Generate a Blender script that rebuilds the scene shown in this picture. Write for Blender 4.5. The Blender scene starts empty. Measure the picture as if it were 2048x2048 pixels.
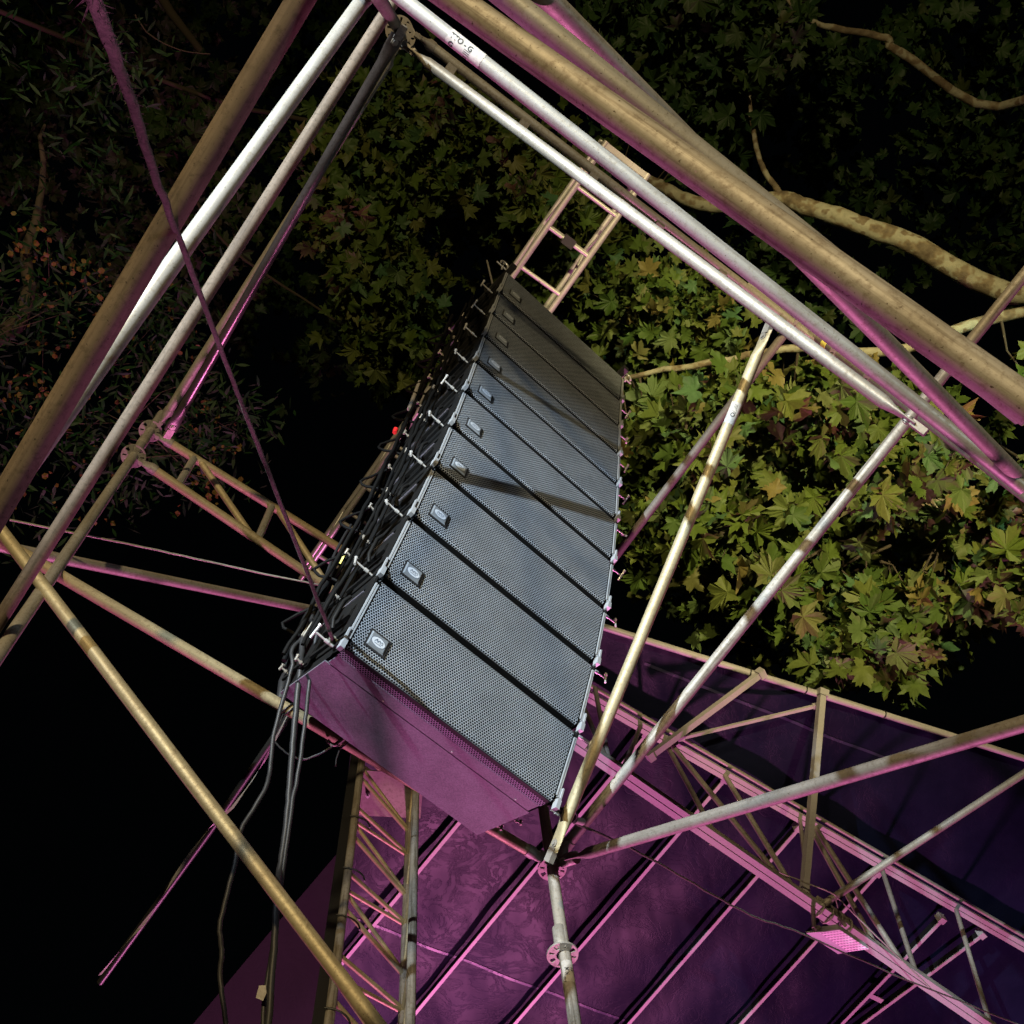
import bpy, math, random
import numpy as np
from mathutils import Vector, Matrix
from mathutils.geometry import tessellate_polygon
rng = random.Random(7)
nrg = np.random.default_rng(11)
scene = bpy.context.scene
col = scene.collection
PI = math.pi

# ------------------------------------------------------------------ camera
EYE = Vector((0, 0, 1.6))                 # lens height above the ground
FPX = 2200.0                              # focal length in photograph pixels (2048 wide)
X_ = Vector((0.98858139, 0.15068787, 0.0))
Y_ = Vector((0.14136044, -0.92738919, -0.34636183))
Z_ = Vector((-0.05219253, 0.34240686, -0.938101))
CAM = Matrix((X_, Y_, Z_))                # rows: world axes in camera coordinates
cd = bpy.data.cameras.new('camera'); cam = bpy.data.objects.new('camera', cd); col.objects.link(cam)
cam.matrix_world = Matrix.Translation(EYE) @ CAM.to_4x4()
cd.sensor_width = 36; cd.sensor_fit = 'HORIZONTAL'; cd.lens = 36 * FPX / 2048
cd.clip_start = .05; cd.clip_end = 900
scene.camera = cam
# ------------------------------------------------------------------ world: moonless night sky
w = bpy.data.worlds.new('World'); scene.world = w; w.use_nodes = True
wn = w.node_tree; bg = wn.nodes['Background']
sky = wn.nodes.new('ShaderNodeTexSky'); sky.sky_type = 'NISHITA'; sky.sun_disc = False
sky.sun_elevation = math.radians(2); sky.sun_rotation = math.radians(200)
wn.links.new(sky.outputs[0], bg.inputs[0]); bg.inputs[1].default_value = .0012
sd = bpy.data.lights.new('moon', 'SUN'); sd.energy = .004; sd.angle = math.radians(.5); sd.color = (.8, .88, 1)
so = bpy.data.objects.new('moon', sd); col.objects.link(so); so.rotation_euler = (math.radians(40), 0, math.radians(200))
# ------------------------------------------------------------------ stage and street lamps outside the picture, plus an added uplight and tree flood
def lamp(name, loc, power, color, size=.12, aim=None, cone=60, blend=.5):
    l = bpy.data.lights.new(name, 'SPOT' if aim else 'POINT')
    l.energy = power; l.color = color; l.shadow_soft_size = size
    o = bpy.data.objects.new(name, l); col.objects.link(o); o.location = Vector(loc) + EYE
    if aim:
        l.spot_size = math.radians(cone); l.spot_blend = blend
        d = (Vector(aim) - Vector(loc)).normalized(); o.rotation_euler = d.to_track_quat('-Z', 'Y').to_euler()
    return o
lamp('warm_street_lamp', (-1, -9, -.5), 4500, (1, .77, .41), .2, (0, 2, 6), 110, .6)
lamp('cool_flood', (-3.75, -8.5, .7), 19500, (.78, .90, 1), .045, (.15, 1.75, 4.25), 19, .85)
lamp('cool_side_flood', (6.0, -2.0, -.6), 240, (.74, .92, 1), .1, (-.2, -.4, 3.2), 52, .6)
lamp('pink_stage_wash', (-2, 14.5, -1.1), 9500, (1, .25, .64), .45, (0, 4, 6), 120, .5)
lamp('added_pink_uplight', (-2.8, 10.2, -1.2), 2600, (1, .27, .8), .25, (-1.9, 8.7, 8.5), 27, 1)  # added spot that makes the glow at the roof's lower left
lamp('warm_tree_lamp', (5.0, -6.0, -1.0), 15500, (1, .83, .42), .2, (2.9, 3.3, 10), 30, .8)
lamp('added_tree_flood', (8.5, -4.0, -1.0), 15000, (.62, .97, .80), .1, (3.4, 3.6, 11), 18, .9)  # added flood that gives the right-hand leaves a cool second tone
vs = scene.view_settings; vs.view_transform = 'Standard'; vs.look = 'None'; vs.gamma = 1; vs.exposure = 0; vs.use_curve_mapping = False
scene.cycles.max_bounces = 5; scene.cycles.diffuse_bounces = 2; scene.cycles.glossy_bounces = 3

# ------------------------------------------------------------------ surveying helpers: all lengths in metres, origin at the lens
def ray(px, py):
    return (CAM @ Vector((px - 1024, 1024 - py, -FPX))).normalized()
def at(px, py, wpx, dia=.0483):           # where a tube of known diameter looks wpx wide
    return (CAM @ Vector(((px - 1024) / FPX, (1024 - py) / FPX, -1))) * (FPX * dia / wpx)
def atd(px, py, d): return ray(px, py) * d
def lev(px, py, z):                       # on the level z above the lens
    r = ray(px, py); return r * (z / r.z)

# ------------------------------------------------------------------ object helpers
LOC = {}
def tag(o, label=None, cat=None, group=None, kind=None):
    if label: o['label'] = label
    if cat: o['category'] = cat
    if group: o['group'] = group
    if kind: o['kind'] = kind
    return o
def thing(name, at_, label, cat, group=None, kind=None):
    o = bpy.data.objects.new(name, None); col.objects.link(o); o.empty_display_size = .1
    o.location = at_ + EYE; LOC[o.name] = Vector(at_)
    return tag(o, label, cat, group, kind)
class Geo:
    def __init__(s): s.v = []; s.f = []; s.sm = []; s.mi = []; s.uv = []
    def add(s, V, F, smooth=False, mi=0, uv=None):
        n = len(s.v); s.v += [Vector(a) for a in V]
        for i, f in enumerate(F):
            s.f.append([k + n for k in f]); s.sm.append(smooth); s.mi.append(mi)
            s.uv.append(uv[i] if uv else None)
        return s
    def box(s, o, ax, ay, az, mi=0):       # corner o and three edge vectors
        o, ax, ay, az = Vector(o), Vector(ax), Vector(ay), Vector(az)
        V = [o, o+ax, o+ax+ay, o+ay, o+az, o+ax+az, o+ax+ay+az, o+ay+az]
        F = [(0,3,2,1),(4,5,6,7),(0,1,5,4),(1,2,6,5),(2,3,7,6),(3,0,4,7)]
        if ax.cross(ay).dot(az) < 0: F = [f[::-1] for f in F]
        return s.add(V, F, mi=mi)
    def cbox(s, c, ax, ay, az, mi=0):      # centre and three full edge vectors
        c, ax, ay, az = Vector(c), Vector(ax), Vector(ay), Vector(az)
        return s.box(c - (ax+ay+az)/2, ax, ay, az, mi)
    def tube(s, pts, r, seg=14, caps=True, ref=None, mi=0):
        pts = [Vector(p) for p in pts]; n = len(pts)
        if not isinstance(r, (list, tuple)): r = [r]*n
        ref = Vector(ref) if ref is not None else None
        d0 = (pts[1]-pts[0]).normalized()
        if ref is None: ref = Vector((0,0,1)) if abs(d0.z) < .9 else Vector((1,0,0))
        V = []; up = ref
        for i, p in enumerate(pts):
            d = ((pts[min(i+1,n-1)]-pts[max(i-1,0)])).normalized()
            x = up - d*up.dot(d)
            if x.length < 1e-6: x = d.orthogonal()
            x.normalize(); y = d.cross(x); up = x
            ra, rb = r[i] if isinstance(r[i], (list, tuple)) else (r[i], r[i])
            for k in range(seg):
                a = 2*PI*k/seg; V.append(p + x*math.cos(a)*ra + y*math.sin(a)*rb)
        F = [(i*seg+k, i*seg+(k+1)%seg, (i+1)*seg+(k+1)%seg, (i+1)*seg+k) for i in range(n-1) for k in range(seg)]
        Ls = [0]
        for a_, b_ in zip(pts, pts[1:]): Ls.append(Ls[-1] + (b_-a_).length)
        off_ = (pts[0].x*3.7 + pts[0].y*5.1) % 9
        uv = [[(k/seg, Ls[i]+off_), ((k+1)/seg, Ls[i]+off_), ((k+1)/seg, Ls[i+1]+off_), (k/seg, Ls[i+1]+off_)] for i in range(n-1) for k in range(seg)]
        s.add(V, F, True, mi, uv)
        if caps:
            s.add(V[:seg], [tuple(range(seg))[::-1]], False, mi); s.add(V[-seg:], [tuple(range(seg))], False, mi)
        return s
    def build(s, name, mat, parent=None, label=None):
        base = LOC[parent.name] if parent else Vector((0,0,0))
        me = bpy.data.meshes.new(name)
        shift = base if parent else -EYE
        me.from_pydata([tuple(v - shift) for v in s.v], [], s.f)
        me.polygons.foreach_set('use_smooth', s.sm); me.polygons.foreach_set('material_index', s.mi)
        for m in (mat if isinstance(mat, (list, tuple)) else [mat]): me.materials.append(m)
        if any(u is not None for u in s.uv):
            ul = me.uv_layers.new(name='UVMap'); k = 0; buf = []
            for f, u in zip(s.f, s.uv):
                for j in range(len(f)): buf += list(u[j]) if u else [0, 0]
            ul.data.foreach_set('uv', buf)
        me.update()
        o = bpy.data.objects.new(name, me); col.objects.link(o)
        if parent: o.parent = parent; LOC[o.name] = base
        else: LOC[o.name] = Vector((0,0,0))
        if label: o['label'] = label
        return o

# ------------------------------------------------------------------ materials
def mat(name, color, rough=.5, metal=0, spec=.5):
    m = bpy.data.materials.new(name); m.use_nodes = True
    b = m.node_tree.nodes['Principled BSDF']
    b.inputs['Base Color'].default_value = (*color, 1); b.inputs['Roughness'].default_value = rough
    b.inputs['Metallic'].default_value = metal; b.inputs['Specular IOR Level'].default_value = spec
    return m
class N:
    def __init__(s, m): s.m = m; s.t = m.node_tree; s.b = s.t.nodes['Principled BSDF']
    def new(s, t, **k):
        n = s.t.nodes.new('ShaderNode'+t)
        for a, v in k.items():
            if a.startswith('i_'): n.inputs[a[2:].replace('_', ' ')].default_value = v
            elif a.startswith('n_'): n.inputs[int(a[2:])].default_value = v
            else: setattr(n, a, v)
        return n
    def link(s, a, b): s.t.links.new(a, b)
    def noise(s, scale, detail=4, rough=.6, stretch=None, co='Object'):
        tc = s.new('TexCoord'); src = tc.outputs[co]
        if stretch:
            mp = s.new('Mapping'); mp.inputs['Scale'].default_value = stretch; s.link(src, mp.inputs[0]); src = mp.outputs[0]
        n = s.new('TexNoise'); n.inputs['Scale'].default_value = scale; n.inputs['Detail'].default_value = detail; n.inputs['Roughness'].default_value = rough
        s.link(src, n.inputs['Vector']); return n.outputs['Fac']
    def ramp(s, src, stops):
        r = s.new('ValToRGB'); e = r.color_ramp.elements
        while len(e) < len(stops): e.new(.5)
        for q, (p, c) in zip(e, stops): q.position = p; q.color = (*c, 1) if len(c) == 3 else c
        s.link(src, r.inputs[0]); return r.outputs[0]
    def mix(s, f, a, b, mode='MIX'):
        n = s.new('Mix', data_type='RGBA', blend_type=mode)
        if isinstance(f, (int, float)): n.inputs[0].default_value = f
        else: s.link(f, n.inputs[0])
        for k, v in ((6, a), (7, b)):
            if isinstance(v, tuple): n.inputs[k].default_value = (*v, 1)
            else: s.link(v, n.inputs[k])
        return n.outputs[2]
    def bump(s, src, st=.3, dist=.01):
        n = s.new('Bump'); n.inputs['Strength'].default_value = st; n.inputs['Distance'].default_value = dist
        s.link(src, n.inputs['Height']); s.link(n.outputs[0], s.b.inputs['Normal']); return n
def steel(name, a, b_, c, rough=(.44, .7), metal=.4, grain=.35):
    m = mat(name, a, .45, metal); n = N(m)
    big = n.noise(5.5, 3); fine = n.noise(60, 5, .7); speck = n.noise(170, 2, .6)
    base = n.ramp(big, [(.3, a), (.62, b_)])
    dirt = n.ramp(fine, [(.5, (0,0,0)), (.72, (1,1,1))])
    cc = n.mix(dirt, base, c)
    sp = n.ramp(speck, [(.66, (0,0,0)), (.74, (1,1,1))])
    cc = n.mix(sp, cc, (c[0]*.4, c[1]*.36, c[2]*.3))
    st = n.noise(1, 5, .65, (9, 2.2, 1), 'UV')
    cc = n.mix(grain, cc, n.ramp(st, [(.36, (.30, .26, .2)), (.5, (.85, .84, .8)), (.66, (1, 1, 1))]), 'MULTIPLY')
    n.link(cc, n.b.inputs['Base Color'])
    r = n.new('MapRange'); r.inputs[3].default_value = rough[0]; r.inputs[4].default_value = rough[1]
    n.link(fine, r.inputs[0]); n.link(r.outputs[0], n.b.inputs['Roughness'])
    n.bump(fine, .22, .002)
    return m
M = {}
M['galv'] = steel('galvanised_steel', (.36, .345, .31), (.28, .26, .22), (.19, .16, .12))
M['galv_bright'] = steel('new_galvanised_steel', (.40, .395, .37), (.33, .32, .29), (.24, .22, .18), (.36, .56), .45)
M['galv_dull'] = steel('dull_weathered_steel', (.24, .22, .195), (.18, .16, .14), (.12, .10, .08), (.5, .75), .3)
M['worn'] = steel('worn_brown_stained_steel', (.37, .35, .32), (.29, .262, .22), (.19, .155, .12), (.45, .75), .3, .85)
M['brown'] = steel('brown_mottled_steel', (.15, .115, .085), (.10, .075, .055), (.06, .045, .03), (.7, .9), .05, .6)
M['dark_gloss'] = steel('dark_glossy_steel', (.16, .14, .14), (.11, .095, .095), (.07, .06, .055), (.26, .38), .7, .3)
M['warm_lit'] = steel('warm_lit_steel', (.44, .385, .24), (.36, .30, .18), (.24, .19, .11))  # galvanised steel with the warm lamplight tinted into its colour
M['alu'] = steel('scuffed_aluminium', (.66, .65, .64), (.56, .55, .53), (.42, .4, .36), (.3, .5), .6)
M['cast'] = steel('cast_steel', (.36, .34, .31), (.27, .25, .22), (.17, .15, .12), (.45, .7), .5)
M['pale_paint'] = steel('pale_painted_steel', (.34, .325, .325), (.31, .295, .295), (.26, .245, .235), (.45, .65), .1)
M['black_paint'] = mat('black_textured_paint', (.012, .012, .013), .5)
n = N(M['black_paint']); n.bump(n.noise(500, 2), .35, .002)
M['bottom_paint'] = mat('worn_dark_cabinet_paint', (.16, .15, .17), .55)
n = N(M['bottom_paint']); f = n.noise(120, 4, .85); g = n.noise(7, 6, .65)
n.link(n.mix(.5, n.ramp(f, [(.38, (.04, .038, .05)), (.64, (.21, .19, .24))]), n.ramp(g, [(.35, (.06, .058, .07)), (.65, (.15, .14, .17))])), n.b.inputs['Base Color']); n.bump(f, .5, .004)
M['edge_alu'] = mat('grey_edge_metal', (.34, .36, .38), .4, .3)
M['pin'] = mat('bright_steel_pin', (.5, .5, .49), .35, .5)
M['cable'] = mat('black_rubber_cable', (.018, .018, .019), .5, 0, .3)
M['side_cable'] = mat('matt_black_cable', (.004, .004, .004), .6, 0, .12)
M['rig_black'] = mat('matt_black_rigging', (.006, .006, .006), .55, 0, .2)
M['gaffer'] = mat('black_cable_tie', (.012, .012, .012), .45)
M['rope'] = mat('brown_polyester_rope', (.17, .105, .125), .9, 0, .1)
n = N(M['rope']); f = n.noise(130, 4, .8, (1, 1, .4)); n.link(n.ramp(f, [(.3, (.05, .055, .045)), (.7, (.14, .145, .115))]), n.b.inputs['Base Color']); n.bump(f, .8, .006)
M['red'] = mat('red_plastic', (.7, .03, .03), .4)
M['yellow'] = mat('yellow_tape', (.62, .55, .12), .6)
M['label'] = mat('off_white_sticker', (.5, .48, .44), .7)
n = N(M['label']); n.link(n.ramp(n.noise(60, 4, .8), [(.3, (.24, .22, .19)), (.55, (.36, .34, .31))]), n.b.inputs['Base Color'])
M['ink'] = mat('black_print', (.02, .02, .02), .6)
M['badge'] = mat('silver_badge', (.16, .18, .20), .4, .25)
M['badge_white'] = mat('badge_oval_print', (.38, .42, .47), .4)
M['badge_rim'] = mat('badge_rim_print', (.08, .1, .14), .5)
M['led'] = mat('led_panel_glass', (.85, .75, .85), .25)
M['led_dark'] = mat('led_reflector_gap', (.42, .3, .42), .5)
M['lamp_body'] = mat('grey_lamp_housing', (.3, .3, .31), .5)
# perforated grille: hexagonal holes measured in metres on the UV map
def grille(name, face, pitch=.0118, rad=.00455):
    m = mat(name, face, .42, .25); n = N(m)
    uv = n.new('UVMap'); s3 = (pitch, pitch*math.sqrt(3), 1)
    def cell(off):
        a = n.new('VectorMath', operation='ADD'); n.link(uv.outputs[0], a.inputs[0]); a.inputs[1].default_value = (off*s3[0]/2+10*s3[0], off*s3[1]/2+10*s3[1], 0)
        b = n.new('VectorMath', operation='MODULO'); n.link(a.outputs[0], b.inputs[0]); b.inputs[1].default_value = s3
        c = n.new('VectorMath', operation='SUBTRACT'); n.link(b.outputs[0], c.inputs[0]); c.inputs[1].default_value = (s3[0]/2, s3[1]/2, 0)
        d = n.new('VectorMath', operation='LENGTH'); n.link(c.outputs[0], d.inputs[0]); return d.outputs['Value']
    mn = n.new('Math', operation='MINIMUM'); n.link(cell(0), mn.inputs[0]); n.link(cell(1), mn.inputs[1])
    mr = n.new('MapRange'); mr.inputs[1].default_value = rad*.92; mr.inputs[2].default_value = rad*1.12
    n.link(mn.outputs[0], mr.inputs[0])
    dust = n.ramp(n.noise(6, 5, .65), [(.3, tuple(c*.78 for c in face)), (.7, tuple(min(1, c*1.12) for c in face))])
    n.link(n.mix(mr.outputs[0], (.007, .008, .010), dust), n.b.inputs['Base Color'])
    mm = n.new('Math', operation='MULTIPLY'); n.link(mr.outputs[0], mm.inputs[0]); mm.inputs[1].default_value = .5
    n.link(mm.outputs[0], n.b.inputs['Specular IOR Level'])
    me = n.new('Math', operation='MULTIPLY'); n.link(mr.outputs[0], me.inputs[0]); me.inputs[1].default_value = .25
    n.link(me.outputs[0], n.b.inputs['Metallic'])
    n.bump(mr.outputs[0], .6, .003)
    return m
M['grille'] = grille('perforated_steel_grille', (.345, .385, .43))
# roof fabric: dark coated tarpaulin with a sheen, wrinkled
def fabric(name, c0, c1, rough=.45, sp=.6):
    m = mat(name, c0, rough, 0, sp); n = N(m)
    big = n.noise(.9, 6, .62); n.link(n.ramp(big, [(.3, c0), (.7, c1)]), n.b.inputs['Base Color'])
    v = n.noise(3.2, 8, .68); w2 = n.noise(1.1, 3, .5, (1, .22, 1))
    n.t.nodes[-1]; [setattr(q.inputs['Distortion'], 'default_value', 1.6) for q in n.t.nodes if q.type == 'TEX_NOISE' and abs(q.inputs['Scale'].default_value-3.2) < .01]
    cr = n.new('Math', operation='SUBTRACT'); cr.inputs[1].default_value = .5; n.link(v, cr.inputs[0])
    ab = n.new('Math', operation='ABSOLUTE'); n.link(cr.outputs[0], ab.inputs[0])
    rg = n.new('MapRange'); rg.inputs[1].default_value = 0; rg.inputs[2].default_value = .05; n.link(ab.outputs[0], rg.inputs[0])
    ad = n.new('Math', operation='MULTIPLY_ADD'); n.link(rg.outputs[0], ad.inputs[0]); ad.inputs[1].default_value = .013; n.link(w2, ad.inputs[2])
    n.bump(ad.outputs[0], .5, .10)
    rr = n.new('MapRange'); rr.inputs[3].default_value = rough-.08; rr.inputs[4].default_value = rough+.2; n.link(big, rr.inputs[0]); n.link(rr.outputs[0], n.b.inputs['Roughness'])
    return m
M['tarp'] = fabric('coated_roof_tarpaulin', (.0025, .003, .010), (.006, .007, .022), .36, .11)
M['tarp_seam'] = fabric('seam_of_roof_tarpaulin', (.014, .013, .032), (.028, .026, .06), .3, .3)
M['tarp_dull'] = fabric('matt_side_tarpaulin', (.006, .006, .007), (.010, .009, .011), .65, .06)
M['asphalt'] = mat('asphalt', (.05, .05, .05), .9); n = N(M['asphalt']); n.bump(n.noise(80, 5), .5, .01)
# leaves and bark
def leafmat(name, stops, trans=.12):
    m = bpy.data.materials.new(name); m.use_nodes = True; n = N(m)
    g = n.new('NewGeometry'); oi = n.new('ObjectInfo')
    ad = n.new('Math', operation='ADD'); n.link(g.outputs['Random Per Island'], ad.inputs[0]); n.link(oi.outputs['Random'], ad.inputs[1])
    fr = n.new('Math', operation='FRACT'); n.link(ad.outputs[0], fr.inputs[0])
    c = n.ramp(fr.outputs[0], stops)
    vein = n.noise(14, 3, .6); c = n.mix(.35, c, n.ramp(vein, [(.3, (.25, .25, .2)), (.7, (1, 1, 1))]), 'MULTIPLY')
    n.link(c, n.b.inputs['Base Color']); n.b.inputs['Roughness'].default_value = .55; n.b.inputs['Specular IOR Level'].default_value = .18
    tr = n.new('BsdfTranslucent'); n.link(c, tr.inputs[0]); mx = n.new('MixShader'); mx.inputs[0].default_value = trans
    out = m.node_tree.nodes['Material Output']
    n.link(n.b.outputs[0], mx.inputs[1]); n.link(tr.outputs[0], mx.inputs[2]); n.link(mx.outputs[0], out.inputs[0])
    return m
M['leaf'] = leafmat('plane_leaf', [(0, (.075, .11, .016)), (.35, (.05, .09, .018)), (.6, (.10, .12, .025)), (.8, (.05, .12, .05)), (.93, (.15, .12, .035)), (1, (.065, .115, .035))])
M['leaf_dark'] = leafmat('shaded_plane_leaf', [(0, (.02, .046, .01)), (.5, (.028, .054, .012)), (.8, (.018, .046, .016)), (1, (.036, .048, .012))])  # plane leaf copy with the shade of the unlit crowns in its colour
M['leaf_mid'] = leafmat('dimmed_plane_leaf', [(0, (.055, .085, .012)), (.35, (.04, .075, .014)), (.6, (.075, .092, .018)), (.8, (.032, .078, .03)), (.92, (.085, .088, .022)), (1, (.05, .085, .02))])  # plane leaf copy with the weaker light put into its colour
M['leaf_small'] = leafmat('slender_leaf', [(0, (.008, .032, .008)), (.6, (.013, .036, .008)), (1, (.008, .034, .014))])
M['seed'] = leafmat('orange_seed_husk', [(0, (.12, .075, .015)), (.5, (.10, .06, .015)), (1, (.14, .10, .03))], .1)
M['bark'] = mat('plane_bark', (.2, .17, .1), .85); n = N(M['bark'])
f = n.noise(3.2, 3, .55); f2 = n.noise(14, 5)
n.link(n.mix(.35, n.ramp(f, [(.40, (.05, .032, .016)), (.45, (.12, .085, .042)), (.49, (.24, .24, .165)), (.57, (.26, .265, .19)), (.60, (.075, .048, .022))]), n.ramp(f2, [(.3, (.08, .06, .03)), (.7, (.3, .26, .16))])), n.b.inputs['Base Color']); n.bump(f2, .6, .02)
M['twig'] = mat('brown_twig', (.045, .034, .02), .9)

# ------------------------------------------------------------------ ground
g = Geo(); s_ = 400
g.add([(-s_,-s_,-1.6),(s_,-s_,-1.6),(s_,s_,-1.6),(-s_,s_,-1.6)], [(0,1,2,3)])
tag(g.build('ground', M['asphalt']), kind='structure')

# ------------------------------------------------------------------ scaffold pieces
R = .02415
def wrapped(parent, a, b, t0, length, ang, arc, r=R, text=(), name='sticker', side=None, facing=None):
    """sticker wrapped round the tube a-b, starting t0 metres from a; print lines are raised lettering"""
    d = (b-a).normalized(); v = -(a + d*(t0+length/2)).normalized()
    if facing is not None: v = facing
    x = (v - d*v.dot(d)).normalized(); y = x.cross(d)
    def pt(s, q, rr): an = ang + q/r; return a + d*(t0+s) + x*math.cos(an)*rr + y*math.sin(an)*rr
    g = Geo(); ns = 14; V = []; rr = r + .0007; hw = arc*r/2
    for i in range(2):
        for k in range(ns+1):
            wob = .0012*math.sin(k*1.9+i*2); V.append(pt(i*length + (wob if i else -wob), -hw + 2*hw*k/ns, rr))
    g.add(V, [(k, k+1, ns+2+k, ns+1+k) for k in range(ns)], True)
    st = g.build(name, M['label'], parent)
    tg = Geo()
    for (txt, sx, sy, h) in text:
        if txt == '=':
            for j in range(3):
                q = sy + j*h*.55; V = []
                for kk in range(5): 
                    for e in (0, h*.16): V.append(pt(sx + h*2.2*kk/4, q+e, rr+.0006))
                tg.add(V, [(2*k, 2*k+1, 2*k+3, 2*k+2) for k in range(4)])
            continue
        cu = bpy.data.curves.new('t', 'FONT'); cu.body = txt; cu.size = h; cu.offset = h*.035
        to = bpy.data.objects.new('t', cu); col.objects.link(to)
        dg = bpy.context.evaluated_depsgraph_get(); me = to.evaluated_get(dg).to_mesh()
        tg.add([pt(sx+q.co.x, sy+q.co.y, rr+.0006) for q in me.vertices], [tuple(p.vertices) for p in me.polygons])
        to.evaluated_get(dg).to_mesh_clear(); bpy.data.objects.remove(to); bpy.data.curves.remove(cu)
    if tg.f: tg.build('printed_lettering', M['ink'], st)
    return st
def wedge_head(parent, end, d, m=None, rad=R):
    """cast head on a tube end; d points from the tube towards the post"""
    m = m or M['cast']; up = Vector((0,0,1)); side = d.cross(up).normalized(); up = side.cross(d).normalized()
    g = Geo()
    prof = [(-.03, rad+.003, rad+.003), (.0, rad+.004, rad+.004), (.018, .017, .035), (.05, .011, .036)]
    g.tube([end + d*p[0] for p in prof], [(p[2], p[1]) for p in prof], 12, True, up)
    for s in (1, -1):                      # two jaws round the rosette
        g.cbox(end + d*.062 + up*.0225*s, d*.035, side*.02, up*.026)
    # wedge
    hgt = .075
    c = end + d*.058
    g.cbox(c + up*.012, d*.022, side*.006, up*hgt)
    g.cbox(c + up*(.012+hgt/2), d*.03, side*.010, up*.012)
    g.tube([c + up*.02 - side*.014, c + up*.02 + side*.014], .005, 8)
    return g.build('wedge_head', m, parent)
def rosette(parent, c, axis, m=None):
    m = m or M['cast']; axis = axis.normalized(); x = axis.orthogonal().normalized(); y = axis.cross(x)
    g = Geo(); n = 64; hz = .0045
    rad = [.0245, .033, .0535, .0615]
    def p(i, k, s): a = 2*PI*k/n; return c + (x*math.cos(a)+y*math.sin(a))*rad[i] + axis*hz*s
    V = [p(i, k, s) for s in (1, -1) for i in range(4) for k in range(n)]
    ix = lambda i, k, s: (0 if s > 0 else 4*n) + i*n + k % n
    F = []
    hole = lambda k: (k % 8) in ((2,3,4,5) if (k//8) % 2 == 0 else (3,4))
    for k in range(n):
        for i in range(3):
            if i == 1 and hole(k): continue
            F.append((ix(i,k,1), ix(i+1,k,1), ix(i+1,k+1,1), ix(i,k+1,1)))
            F.append((ix(i,k,-1), ix(i,k+1,-1), ix(i+1,k+1,-1), ix(i+1,k,-1)))
        F.append((ix(3,k,1), ix(3,k,-1), ix(3,k+1,-1), ix(3,k+1,1)))
        if hole(k):
            F.append((ix(1,k,1), ix(1,k,-1), ix(1,k+1,-1), ix(1,k+1,1))); F.append((ix(2,k,-1), ix(2,k,1), ix(2,k+1,1), ix(2,k+1,-1)))
            if not hole(k-1): F.append((ix(1,k,1), ix(2,k,1), ix(2,k,-1), ix(1,k,-1)))
            if not hole(k+1): F.append((ix(2,k+1,1), ix(1,k+1,1), ix(1,k+1,-1), ix(2,k+1,-1)))
    g.add(V, F)
    return g.build('rosette', m, parent)
def dirn(a, b): return (b-a).normalized()
def weldy(a, b, k=7, amp=.0):            # a straight tube sampled a few times
    return [a.lerp(b, i/k) for i in range(k+1)]
def ledger(a, b, label, m='galv', heads=(1, 1), seg=20, name='scaffold_ledger', group='horizontal scaffold ledgers of the tower', cat='scaffold tube', stickers=(), rad=R, thread=False):
    t = thing(name, a, label, cat, group); d = dirn(a, b)
    g = Geo(); g.tube(weldy(a, b), rad, seg)
    g.build('tube', M[m], t)
    if heads[0]: wedge_head(t, a, -d, rad=rad)
    if heads[1]: wedge_head(t, b, d, rad=rad)
    for s in stickers: wrapped(t, a, b, *s)
    return t
def brace(a, b, label, m='galv', flat=(1, 1), w=R, stickers=(), twist=0):
    """diagonal tube whose ends are pressed flat and pinned"""
    t = thing('scaffold_brace', a, label, 'scaffold brace', 'diagonal scaffold braces'); d = dirn(a, b); L = (b-a).length
    pts = []; rr = []
    def add(s, ra, rb): pts.append(a + d*s); rr.append((ra, rb))
    if flat[0]: add(0, w*1.35, .006); add(.05, w*1.35, .007); add(.085, w*1.22, .013); add(.13, w, w)
    else: add(0, w, w)
    for k in range(1, 6): add(.14 + (L-.28)*k/6, w, w)
    if flat[1]: add(L-.13, w, w); add(L-.085, w*1.22, .013); add(L-.05, w*1.35, .007); add(L, w*1.35, .006)
    else: add(L, w, w)
    ref = Vector((math.cos(twist), math.sin(twist), .3))
    g = Geo(); g.tube(pts, rr, 20, True, ref); g.build('tube', M[m], t)
    for e, s in ((0, 1), (1, -1)):
        if flat[e]:
            q = (a, b)[e] + d*s*.03; h = Geo(); x = (ref - d*ref.dot(d)).normalized(); y = d.cross(x)
            h.tube([q - y*.016, q + y*.016], .010, 10); h.tube([q - y*.011, q + y*.011], .017, 6)
            h.cbox(q - d*s*.045, d*.06, y*.024, x*.036)
            h.build('pinned_end', M['cast'], t)
    for s in stickers: wrapped(t, a, b, *s)
    return t
def post(a, b, label, ros, m='galv_dull', collars=(), stickers=()):
    t = thing('scaffold_post', a, label, 'scaffold post', 'upright scaffold posts of the tower'); d = dirn(a, b)
    g = Geo(); g.tube(weldy(a, b, 10), R, 24); g.build('tube', M[m], t)
    for c in ros: rosette(t, c, d)
    for c in collars:
        h = Geo(); h.tube([c - d*.05, c - d*.045, c + d*.045, c + d*.05], [R, R+.003, R+.003, R], 20); h.build('spigot_collar', M['galv'], t)
    for s in stickers: wrapped(t, a, b, *s)
    return t

# knots of the tower (pixels measured on the photograph, levels from the tube sizes)
B = atd(1103, 1728, 4.95); B2 = lev(1125, 1909, B.z - .52)
C1 = lev(301, 862, 5.85); C2 = lev(267, 912, 5.40)
A = lev(806, 72, 5.75); A2 = A - Vector((0, 0, .42))
D = lev(1632, 674, 5.95)
up = Vector((0, 0, 1))
ph = math.radians(44.6); U = Vector((math.cos(ph), math.sin(ph), 0)); V_ = Vector((-U.y, U.x, 0))

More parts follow.
